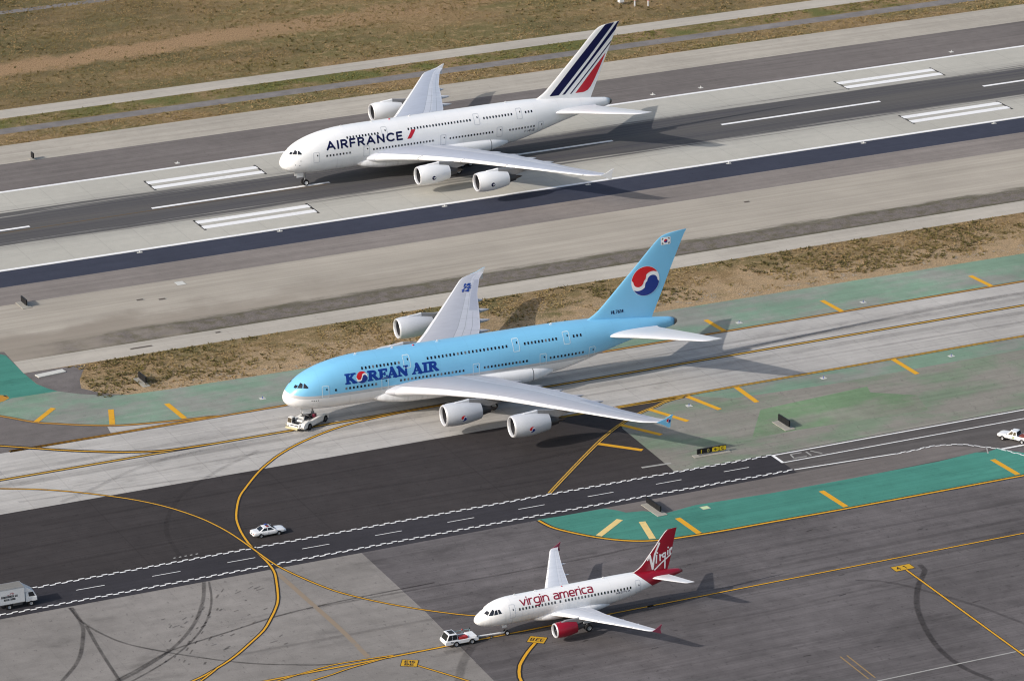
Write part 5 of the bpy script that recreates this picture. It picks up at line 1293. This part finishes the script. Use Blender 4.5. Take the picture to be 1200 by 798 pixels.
# white patrol saloon
def patrol_car():
    R = thing('patrol_car', 'white patrol saloon with a roof light bar beside the road of zigzag lines', 'car', (-39.55, -160.7, GZ), 0.0)
    loft_body([(-2.70, .78, .46, .84), (-2.62, .86, .38, .93), (-2.3, .93, .32, .99), (-1.5, .97, .27, 1.01), (0, .985, .25, .99), (1.0, .98, .26, .97), (1.6, .95, .28, .94), (2.3, .92, .32, .86), (2.62, .84, .36, .76), (2.70, .74, .42, .68)]).build('body', M_CARW, R, True, sharp=60)
    B, T = cabin((-1.72, 1.12, .86, .95), (-.92, .26, .66, 1.46))
    fixn(MB().hexa(B, T).build('cabin', M_CARW, R, bevel=.06))
    glass_set(R, B, T, [(.10, .44), (.50, .86)])
    lb = MB().box(-.42, -.08, -.60, .60, 1.475, 1.60).build('light_bar', M_PLASTIC, R, bevel=.03)
    MB().box(-.44, -.06, -.58, -.22, 1.50, 1.61).build('beacon', M_TAIL, lb, bevel=.02); MB().box(-.44, -.06, .22, .58, 1.50, 1.61).build('beacon', M_LBLUE, lb, bevel=.02)
    for x in (-1.50, 1.42):
        for s in (-1, 1): arch(R, x, s * .965, .43); wheel(R, x, s * .885, .345, .345, .23, (M_TYRE, M_RIM), rim=True)
    for s in (-1, 1):
        MB().box(2.52, 2.70, s * .62 - .16, s * .62 + .16, .56, .70).build('headlight', M_LAMP, R, bevel=.02)
        MB().box(-2.71, -2.60, s * .66 - .14, s * .66 + .14, .66, .84).build('tail_light', M_TAIL, R, bevel=.02)
        MB().box(.72, .90, s * 1.03 - .09, s * 1.03 + .09, .96, 1.08).build('wing_mirror', M_CARW, R, bevel=.03)
        MB().box(-.27, -.255, s * .988 - .002, s * .988 + .002, .36, .93).box(.93, .945, s * .986 - .002, s * .986 + .002, .36, .92).box(-1.16, -1.145, s * .984 - .002, s * .984 + .002, .62, .93).build('door_seam', M_SEAM, R)
    MB().box(-2.73, -2.6, -.78, .78, .40, .54).build('bumper', M_CARW, R, bevel=.03); MB().box(2.6, 2.74, -.74, .74, .36, .50).build('bumper', M_CARW, R, bevel=.03)
    MB().box(-2.72, -2.70, -.16, .16, .60, .74).build('number_plate', M_PLASTIC, R)
patrol_car()

# white box lorry with a dark red back
def box_truck():
    R = thing('box_truck', 'white box lorry with black side lettering and a dark red tailgate on the vehicle road', 'truck', (-83.5, -170.0, GZ), 0.0)
    bx = MB().box(-3.2, 1.25, -1.14, 1.14, .92, 3.32).build('cargo_box', paint('box_pale_grey', (.66, .68, .71), .4, .4, 0, .1, .08), R, bevel=.04)
    MB().box(-3.12, 1.17, -1.07, 1.07, 3.322, 3.345).build('box_roof', pave('dull_roof_sheet', (.20, .195, .185), .12, .1, .06), bx)
    for y in (-1.145, 1.145): MB().box(-3.2, 1.25, y - .02, y + .02, 3.26, 3.36).box(-3.2, 1.25, y - .02, y + .02, .92, 1.0).build('edge_rail', M_RIM, bx)
    for z in (3.24, .92): MB().box(-3.24, -3.19, -1.1, 1.1, z, z + .1).build('edge_rail', M_CARW, bx)
    for y in (-1.1, 1.04): MB().box(-3.24, -3.19, y, y + .06, .92, 3.34).build('edge_rail', M_CARW, bx)
    MB().box(-3.225, -3.195, -1.03, 1.03, 1.02, 3.24).build('tailgate', paint('tailgate_dark_red', (.17, .018, .016), .5), R)
    def lines(X, Y):
        d = np.full(X.shape, 9.)
        rr = random.Random(5)
        for x0, x1, z, h in ((-2.4, 0, 1.95, .34), (-2.0, -.35, 1.5, .34)):
            x = x0
            while x < x1:
                w = rr.uniform(.12, .2); u = Y - z; k = rr.choice((0, 1, 2))
                s = [sd_box(X, Y, x, x + .07, z, z + h, .01), sd_box(X, Y, x + w - .07, x + w, z, z + h, .01)]
                s.append(sd_box(X, Y, x, x + w, z + (0, h * .4, h - .07)[k], z + (.07, h * .4 + .07, h)[k], .01))
                for q in s: d = np.minimum(d, q)
                x += w + (.045 if rr.random() > .14 else .16)
        return d
    sidef = lambda e: (lambda x, z: np.stack([x, 0 * x - 1.14 - e, z], 1))
    decal('side_lettering', lines, (-2.6, .2, 1.4, 2.4), .03, sidef(.008), M_BLACK, bx)
    decal('side_logo', lambda X, Y: np.minimum(np.maximum(np.hypot((X + .75) / 1.6, Y - 2.52) - .2, .1 - np.hypot((X + .8) / 1.6, Y - 2.48)), sd_box(X, Y, -1.45, -1.15, 2.3, 2.42)), (-1.7, -.2, 2.2, 2.9), .04, sidef(.008), paint('faded_logo_red', (.42, .22, .24), .5), bx)
    B, T = cabin((1.4, 3.2, 1.0, .75), (1.45, 2.72, .92, 2.32))
    B2, T2 = cabin((1.4, 3.2, 1.0, .72), (1.4, 3.16, 1.0, 1.42)); fixn(MB().hexa(B2, T2).build('cab', M_CARW, R, bevel=.07))
    B, T = cabin((1.4, 3.14, .98, 1.40), (1.45, 2.70, .90, 2.30)); fixn(MB().hexa(B, T).build('cab_roof', M_CARW, R, bevel=.07))
    glass_set(R, B, T, [(.30, .86)], rear=False)
    fixn(MB().prism([(1.3, 2.32), (2.62, 2.32), (1.3, 3.2)], -.92, .92).build('wind_deflector', M_CARW, R, bevel=.05))
    MB().box(-3.0, 2.9, -.42, .42, .5, .9).build('chassis', M_PLASTIC, R); MB().box(-.6, .9, -1.0, -.55, .45, .88).build('fuel_tank', M_TUGGREY, R, bevel=.05)
    for x, r in ((2.2, .42), (-1.2, .42)):
        for s in (-1, 1): wheel(R, x, s * (.93 if x > 0 else .88), r, r, .26 if x > 0 else .42, (M_TYRE, M_RIM), rim=True)
    for s in (-1, 1):
        MB().box(3.15, 3.22, s * .72 - .15, s * .72 + .15, .86, 1.04).build('headlight', M_LAMP, R, bevel=.02)
        MB().tube((2.95, s * 1.0, 1.9), (3.2, s * 1.25, 1.9), .02).box(3.14, 3.2, s * 1.27 - .1, s * 1.27 + .1, 1.62, 2.05).build('wing_mirror', M_PLASTIC, R)
    MB().box(3.1, 3.26, -.98, .98, .48, .74).build('bumper', M_PLASTIC, R, bevel=.03)
box_truck()

# white pickup with a red-brown load
def pickup():
    R = thing('pickup_truck', 'white pickup with a red-brown load in its open bed at the bend of the road', 'pickup', (84.15, -176.85, GZ), math.radians(123.4))
    loft_body([(.65, .96, .42, 1.12), (1.6, .97, .42, 1.12), (2.2, .95, .45, 1.08), (2.62, .9, .5, .98), (2.76, .8, .56, .9)], e=.36).build('body', M_CARW, R, True, sharp=50)
    loft_body([(-.85, .97, .42, 1.08), (.66, .97, .42, 1.08)], e=.3).build('cab', M_CARW, R, True, sharp=50)
    B, T = cabin((-.82, 1.22, .90, 1.05), (-.62, .42, .72, 1.78)); fixn(MB().hexa(B, T).build('cab_roof', M_CARW, R, bevel=.08))
    glass_set(R, B, T, [(.10, .40), (.46, .84)])
    for s in (-1, 1):
        MB().box(-2.75, -.86, s * .93 - .05, s * .93 + .05, .45, 1.1).build('bed_side', M_CARW, R, bevel=.03)
        for x in (1.75, -1.75): arch(R, x, s * .985, .47); wheel(R, x, s * .90, .39, .39, .26, (M_TYRE, M_RIM), rim=True)
        MB().box(2.62, 2.78, s * .66 - .16, s * .66 + .16, .72, .9).build('headlight', M_LAMP, R, bevel=.02)
        MB().box(.95, 1.12, s * 1.06 - .1, s * 1.06 + .1, 1.08, 1.26).build('wing_mirror', M_CARW, R, bevel=.03)
        MB().lathe([(s * .975, .001), (s * .985, .21), (s * .97, .21)], 'y', (-.2, 0, .8), 18).build('door_emblem', paint('emblem_pale_green', (.36, .42, .22), .4), R)
    MB().box(-2.78, -2.68, -.92, .92, .45, 1.1).build('tailgate', M_CARW, R, bevel=.03); MB().box(-2.7, -.86, -.9, .9, .5, .62).build('bed_floor', M_PLASTIC, R)
    MB().box(2.7, 2.86, -.85, .85, .42, .58).build('bumper', M_PLASTIC, R, bevel=.03); MB().box(2.74, 2.80, -.45, .45, .62, .88).build('grille', M_PLASTIC, R)
    return R
pickup()
t = thing('cargo_load', 'red-brown folded load lying in the bed of the white pickup', 'load', (84.15 + .55 * 1.75, -176.85 - .835 * 1.75, GZ + .625), math.radians(123.4))
MB().box(-.8, .8, -.8, .8, 0, .38).box(-.5, .75, -.6, .55, .37, .58).build('tarpaulin', M_BEDRED, t, bevel=.1)
MB().tube((-.75, -.5, .42), (.75, -.62, .44), .06).build('pole', M_TUGGREY, t)

# low tractor that holds the nose wheels of the blue airliner
def cradle_tug():
    R = thing('cradle_tractor', 'low white towing tractor clamped under the nose of the sky blue airliner', 'tow tractor', (-15.75, -119.3, GZ), math.atan2(-.53, -.85))
    W = M_CARW; mw = paint('tractor_white', (.74, .735, .71), .45, .4, 0, .1, .14)
    for s in (-1, 1):
        fixn(MB().prism([(-2.9, .35), (1.5, .35), (1.5, 1.12), (-.6, 1.2), (-2.0, 1.14), (-2.9, .95)], s * 1.36 - .26, s * 1.36 + .26).build('side_beam', mw, R, bevel=.07))
        fixn(MB().prism([(1.45, .4), (3.35, .4), (3.55, .7), (3.2, 1.16), (2.3, 1.30), (1.45, 1.2)], s * 1.26 - .36, s * 1.26 + .36).build('front_wing', mw, R, bevel=.08))
    fixn(MB().prism([(2.9, .42), (3.6, .42), (3.88, .66), (3.7, 1.0), (3.0, 1.06)], -.95, .95).build('front_body', mw, R, bevel=.06))
    hood = MB().box(1.2, 2.95, -.85, .85, .45, 1.12).build('engine_bay', M_TUGGREY, R, bevel=.04)
    MB().box(2.2, 2.7, -.3, .75, 1.1, 1.34).box(1.3, 1.6, -.8, .2, 1.1, 1.42).build('engine_cover', mw, hood, bevel=.04)
    for k in range(3): MB().box(2.95 + .2 * k, 3.06 + .2 * k, -.6, .5, 1.03, 1.09).build('vent_slot', M_DARK, hood)
    MB().box(3.74, 3.80, -.75, .75, .60, .94).build('grille', M_TUGGREY, R)
    B, T = cabin((2.5, 3.5, .42, 1.0), (2.55, 3.3, .38, 1.72)); B = [(x, y - 1.1, z) for x, y, z in B]; T = [(x, y - 1.1, z) for x, y, z in T]
    fixn(MB().hexa(B, T).build('cab', mw, R, bevel=.05)); glass_set(R, B, T, [(.1, .9)])
    c = MB().box(-1.9, 1.2, -1.08, 1.08, .32, .56).box(.5, 1.2, -1.0, 1.0, .56, 1.05).tube((-1.8, -.95, .85), (.8, -.5, 1.0), .12).tube((-1.8, .95, .85), (.8, .5, 1.0), .12).box(-1.5, -1.2, -1.05, 1.05, .56, .85)
    c.tube((.2, -.7, 1.0), (1.0, -.7, 1.75), .07).tube((.2, .5, 1.0), (.9, .55, 1.55), .07).tube((.5, -.2, 1.05), (-.3, -.2, 1.45), .09).tube((1.0, -.7, 1.72), (.9, .55, 1.55), .05).box(.7, 1.1, -.4, .1, 1.05, 1.6).build('wheel_cradle', M_TUGGREY, R)
    MB().box(-.75, -.25, .45, .9, .95, 1.5).build('control_box', paint('control_box_dark_red', (.12, .012, .03), .5), R, bevel=.03)
    for x in (2.0, -2.0):
        for s in (-1, 1): arch(R, x, s * 1.625, .58); wheel(R, x, s * 1.5, .5, .5, .36, (M_TYRE, M_TUGGREY), rim=True)
    MB().box(3.7, 3.98, -1.5, .7, .36, .52).tube((3.6, -1.4, .5), (3.95, -1.45, .95), .05).tube((3.6, .9, .5), (3.95, .7, .9), .05).build('bumper', paint('bumper_cream', (.62, .56, .36), .5), R, bevel=.03)
    for s in (-1, 1): MB().box(3.72, 3.80, s * 1.2 - .14, s * 1.2 + .14, .68, .82).build('headlight', M_LAMP, R)
    R.scale = (1.10, 1.08, 1.22); R.location.x -= .30; R.location.y -= .19
    return R
cradle_tug()

# small tractor and its bar towing the white airliner
def tow_tug():
    R = thing('tow_tractor', 'small white towing tractor with an open red deck ahead of the small airliner', 'tow tractor', (-29.75, -211.25, GZ), PI)
    W = M_CARW
    fixn(MB().prism([(-2.65, .42), (2.55, .42), (2.65, .7), (2.55, 1.05), (-.2, 1.0), (-2.3, 1.02), (-2.65, .8)], -1.08, 1.08).build('body', W, R, bevel=.07))
    B, T = cabin((.55, 2.48, 1.02, 1.02), (.75, 2.02, .92, 2.0)); fixn(MB().hexa(B, T).build('cab', W, R, bevel=.07)); glass_set(R, B, T, [(.06, .50), (.54, .92)])
    MB().box(.95, 1.75, -.6, .6, 2.0, 2.06).build('roof_hatch', M_PLASTIC, R, bevel=.02)
    MB().box(-.95, .45, .30, .98, 1.0, 1.38).build('seat', paint('seat_red', (.42, .03, .03), .5), R, bevel=.05)
    MB().box(-.95, .3, -.3, .25, 1.0, 1.22).build('deck_well', M_TUGGREY, R)
    MB().box(-2.4, -1.2, -.95, .95, 1.0, 1.14).build('engine_cover', W, R, bevel=.04)
    MB().box(-.9, -.7, .2, .95, 1.2, 1.26).build('yellow_strap', M_SIGNY, R)
    rail = MB()
    for x in (.3, -.9, -2.1): rail.tube((x, -1.0, 1.0), (x, -1.0, 1.5), .03)
    rail.tube((.4, -1.0, 1.5), (-2.1, -1.0, 1.5), .035).build('side_rail', paint('rail_pale_teal', (.25, .45, .48), .4), R)
    MB().lathe([(1.5, .01), (1.5, .1), (1.66, .1), (1.7, .02)], 'z', (-2.1, -1.0, 0), 12).build('beacon', M_PLASTIC, R, True); MB().lathe([(1.5, .01), (1.5, .12), (1.7, .11), (1.74, .02)], 'z', (-.9, -1.0, 0), 12).build('beacon', M_TAIL, R, True)
    for x in (.95, -1.55):
        for s in (-1, 1): arch(R, x, s * 1.085, .52); wheel(R, x, s * 1.0, .44, .44, .3, (M_TYRE, M_RIM), rim=True)
    for s in (-1, 1): MB().box(2.58, 2.66, s * .75 - .14, s * .75 + .14, .72, .88).build('headlight', M_LAMP, R)
    decal('fleet_number', lambda X, Y: sd_strokes(X, Y, text_strokes('41', 1.35, 1.75, .68, .26, .3), .07), (1.2, 1.9, .6, 1.0), .03, lambda x, z: np.stack([x, 0 * x + 1.09, z], 1), M_BLACK, R)
    MB().tube((-2.6, 0, .55), (-2.95, 0, .55), .08).build('tow_hitch', M_TUGGREY, R)
tow_tug()
t = thing('tow_bar', 'long white tow bar between the small tractor and the nose wheels', 'tow bar', (-26.8, -211.3, GZ))
MB().tube((0, 0, .55), (4.2, -.08, .42), .12).build('bar', M_CARW, t, True, sharp=40)
MB().box(4.15, 4.5, -.30, .16, .34, .50).build('tow_head', M_STEEL, t, bevel=.03)
MB().tube((2.0, -.25, .22), (2.0, .25, .22), .04).tube((2.0, 0, .2), (2.0, 0, .7), .05).build('axle', M_STEEL, t)
for s in (-1, 1): wheel(t, 2.0, s * .3, .18, .18, .1, (M_TYRE, M_RIM))
MB().lathe([(-.28, .14), (-.2, .16), (-.2, .09), (-.28, .08)], 'x', (0, 0, .55), 14).build('coupling_ring', M_STEEL, t)

# ------------------------------------------------------------------ airfield signs, lights and small fittings
def sign(label, loc, rot, ln, h, pad, face, both=True, group=None, th=.26):
    """panel along local x; pad: (x0, x1, y0, y1)"""
    R = thing('guidance_sign', label, 'sign', (loc[0], loc[1], .012), rot, group)
    MB().box(pad[0], pad[1], pad[2], pad[3], 0, .10).build('concrete_base', M_CONC, R, bevel=.03)
    z0 = .32
    n = max(1, int(round(ln / 1.3)))
    for i in range(n):
        a = -ln / 2 + ln * i / n; p = MB().box(a + .015, a + ln / n - .015, -th / 2, th / 2, z0, z0 + h).build('panel', M_BLACK, R, bevel=.02)
        if face: face(p, i, a, ln / n, z0, h, th)
        for q in (.15, .85): MB().tube((a + ln / n * q, 0, .1), (a + ln / n * q, 0, z0), .035).build('leg', M_STEEL, R)
    return R
def yface(p, i, a, w, z0, h, th):
    f = lambda x, z: np.stack([x, 0 * x - th / 2 - .012, z], 1)
    f2 = lambda x, z: np.stack([x, 0 * x - th / 2 - .02, z], 1)
    if i in (0, 1):
        t, m = (('1', M_SIGNY), ('O', paint('sign_dim_yellow', (.30, .26, .09), .5)))[i]
        st = text_strokes(t, a + w * .38, a + w * .62, z0 + h * .2, h * .6, .2) if t != '1' else [[(a + w * .55, z0 + h * .2), (a + w * .55, z0 + h * .8)]]
        decal('sign_character', lambda X, Y: sd_strokes(X, Y, st, .14), (a + .02, a + w - .02, z0 + .05, z0 + h - .05), .04, f, m, p)
    else:
        decal('yellow_face', lambda X, Y: sd_box(X, Y, a + .05, a + w - .05, z0 + .05, z0 + h - .05), (a, a + w, z0, z0 + h), .2, f, M_SIGNY, p)
        st = [[(a + w * .35, z0 + h * .5), (a + w * .72, z0 + h * .5)], [(a + w * .35, z0 + h * .5), (a + w * .5, z0 + h * .7)], [(a + w * .35, z0 + h * .5), (a + w * .5, z0 + h * .3)]] if i == 2 else text_strokes('C', a + w * .36, a + w * .66, z0 + h * .24, h * .52, .2)
        decal('sign_character', lambda X, Y: sd_strokes(X, Y, st, .12), (a + .06, a + w - .06, z0 + .06, z0 + h - .06), .03, f2, M_BLACK, p)
sign('long black and yellow lettered taxiway sign on a pad beside the vehicle road', (37.3, -160.5), math.radians(-1), 5.2, .86, (-3.3, 3.2, -.75, .5), yface)
sign('black blank-backed sign on a pale pad on the grey green infield', (53.8, -154.4), math.radians(92), 3.6, 1.1, (-2.4, 2.1, -.8, 1.1), None)
sign('black blank-backed sign on a pale pad at the top of the teal painted island', (18.45, -177.5), math.radians(92), 4.6, .95, (-3.2, 2.4, -.75, 1.0), None)
sign('black blank-backed sign on a pale pad in the dry grass by the blue airliner nose', (-33.95, -88.6), math.radians(92), 3.3, 1.05, (-2.6, 2.2, -.45, .9), None)
sign('small black blank-backed sign on a pad on the runway shoulder at the left', (-39.5, -42.2), math.radians(92), 2.7, 1.05, (-2.0, 1.9, -.75, 1.0), None)
sign('tiny dark sign panel standing alone on the shoulder beyond the runway', (-10.4, 39.95), math.radians(92), 1.3, 1.1, (-.8, .8, -.4, .6), None)

def edge_light(name, label, loc, group, pad, lens):
    R = thing(name, label, 'light', (loc[0], loc[1], .012), 0, group)
    MB().box(-pad[0] / 2, pad[0] / 2, -pad[1] / 2, pad[1] / 2, 0, .03).build('concrete_base', M_PADW, R)
    MB().lathe([(.03, .13), (.06, .13), (.08, .05), (.24, .045), (.26, .08), (.34, .09), (.40, .05), (.42, .005)], 'z', (0, 0, 0), 14).build('lamp', lens, R, True)
    return R
M_PADW = paint('whitewashed_concrete', (.60, .59, .55), .7)
M_LENSW = paint('lens_white', (.72, .72, .7), .2, .6); M_LENSB = paint('lens_blue', (.06, .10, .35), .2, .6)
a = edge_light('runway_edge_light', 'low white runway edge light on a square base along the far runway edge', (14.4, 24.8), 'far runway edge lights', (.9, .9), M_LENSW)
for k in (-46.56, 75.36 - .0, 119.0, 130.1, 190): copy_tree(a, (k, 25.2, .012))
b = edge_light('runway_edge_light', 'low white runway edge light on the dark strip along the near runway edge', (-11.0, -23.7), 'near runway edge lights', (1.0, .6), M_LENSW)
for k in (16.8, 50.5, 80.8, 111.3, 141.4, 171.4): copy_tree(b, (k, -23.7, .012))
c = edge_light('taxiway_edge_light', 'low taxiway edge light on a white pad on the green strips', (70.3, -106.8), 'taxiway edge lights', (1.0, .9), M_LENSB)
for p in ((95.0, -107.0), (95.0, -137.9), (70.2, -137.8), (43.9, -139.5), (-18.6, -105.0), (119.5, -137.9)): copy_tree(c, (p[0], p[1], .02))
def cover(x, y, w, d, mat, label, z=.012, cat='cover', name='pit_cover', group=None):
    R = thing(name, label, cat, (x, y, z), 0, group)
    MB().box(-w / 2, w / 2, -d / 2, d / 2, 0, .02).build('frame', M_CONC, R); MB().box(-w / 2 + .15, w / 2 - .15, -d / 2 + .15, d / 2 - .15, .018, .03).build('lid', mat, R)
M_LID = flat('rusty_lid', (.10, .075, .06))
cover(25.9, -180.6, 1.4, 1.3, paint('lime_lid', (.55, .70, .38), .5), 'lime green square lid on the teal painted island', .02)
cover(-20.0, -48.7, 1.5, .9, M_LID, 'left rusty pit lid on the shoulder below the runway'); cover(-16.3, -50.1, 1.5, .9, M_LID, 'right rusty pit lid on the shoulder below the runway')
cover(-10.4, -43.4, 1.9, 2.2, M_PADW, 'pale square pit cover on the shoulder near the dark strip'); cover(-28.3, -72.3, 4.2, .8, M_LID, 'long narrow drain lid in the pale service road at the left')
cover(-13.6, -71.0, 1.2, .8, M_LID, 'small square lid in the service road left of the blue airliner'); cover(103.2, -46.8, 1.4, .9, M_LID, 'small dark lid on the shoulder right of the blue fin')
cover(70.2, -74.0, 4.0, .8, M_LID, 'long narrow drain lid in the service road behind the blue fin')
t = thing('concrete_slab', 'long pale concrete slab lying on dark gravel by the service road end', 'slab', (-46.7, -77.9, .01), math.radians(8))
MB().box(-2.6, 2.6, -.75, .75, 0, .16).build('slab', M_PADW, t, bevel=.03)
t = thing('equipment_cabinet', 'white equipment cabinet standing in the far grass behind the white airliner fin', 'cabinet', (143.95, 91.3, 0), 0)
MB().box(-.6, .6, -.5, .5, .5, 2.3).build('case', M_CARW, t, bevel=.04); MB().box(-.5, .5, -.52, -.505, .62, 2.18).build('door', M_WHITE, t)
for x in (-.45, .45): MB().tube((x, 0, 0), (x, 0, .5), .06).build('leg', M_STEEL, t)
a = thing('marker_post', 'white marker post in the far grass nearest the equipment cabinet', 'post', (145.9, 88.3, 0)); MB().box(-.15, .15, -.12, .12, 0, 1.6).build('post', M_CARW, a, bevel=.03); MB().box(-.17, .17, -.14, .14, 1.25, 1.35).build('band', M_RED, a)
copy_tree(a, (148.7, 87.2, 0), 0, 'white marker post in the far grass farther from the equipment cabinet')

# ------------------------------------------------------------------ light, sky, camera
D = Vector((1.80, .21, -1.0)).normalized()
sun = bpy.data.lights.new('sun', 'SUN'); sun.energy = 3.6; sun.angle = math.radians(.53); sun.color = (1.0, .945, .88)
so = bpy.data.objects.new('sun', sun); COL.objects.link(so); so.rotation_euler = D.to_track_quat('-Z', 'Y').to_euler(); so.location = (-300, -100, 300)
w = bpy.data.worlds.new('World'); SC.world = w; w.use_nodes = True; nt = w.node_tree; nt.nodes.clear()
sky = nt.nodes.new('ShaderNodeTexSky'); sky.sky_type = 'NISHITA'; sky.sun_disc = False; sky.dust_density = 3.0; sky.air_density = 1.2
S = -D; sky.sun_elevation = math.asin(S.z); sky.sun_rotation = math.atan2(S.x, S.y)
bg = nt.nodes.new('ShaderNodeBackground'); bg.inputs[1].default_value = .15
wo = nt.nodes.new('ShaderNodeOutputWorld'); nt.links.new(sky.outputs[0], bg.inputs[0]); nt.links.new(bg.outputs[0], wo.inputs[0])

cam = bpy.data.cameras.new('camera'); co = bpy.data.objects.new('camera', cam); COL.objects.link(co)
az, el, ro = .42612014, -.34701935, -.01079275
fw = Vector((math.sin(az) * math.cos(el), math.cos(az) * math.cos(el), math.sin(el))); r = fw.cross(Vector((0, 0, 1))).normalized(); u = r.cross(fw)
r2 = r * math.cos(ro) + u * math.sin(ro); u2 = -r * math.sin(ro) + u * math.cos(ro)
co.matrix_world = Matrix(((r2.x, u2.x, -fw.x, -253.911), (r2.y, u2.y, -fw.y, -724.679), (r2.z, u2.z, -fw.z, 249.110), (0, 0, 0, 1)))
cam.sensor_width = 36; cam.lens = 4947.403 / 1200 * 36; cam.clip_start = 5; cam.clip_end = 12000
SC.camera = co
SC.cycles.filter_width = 1.15
SC.view_settings.view_transform = 'Standard'; SC.view_settings.look = 'None'; SC.view_settings.exposure = 0; SC.view_settings.gamma = 1
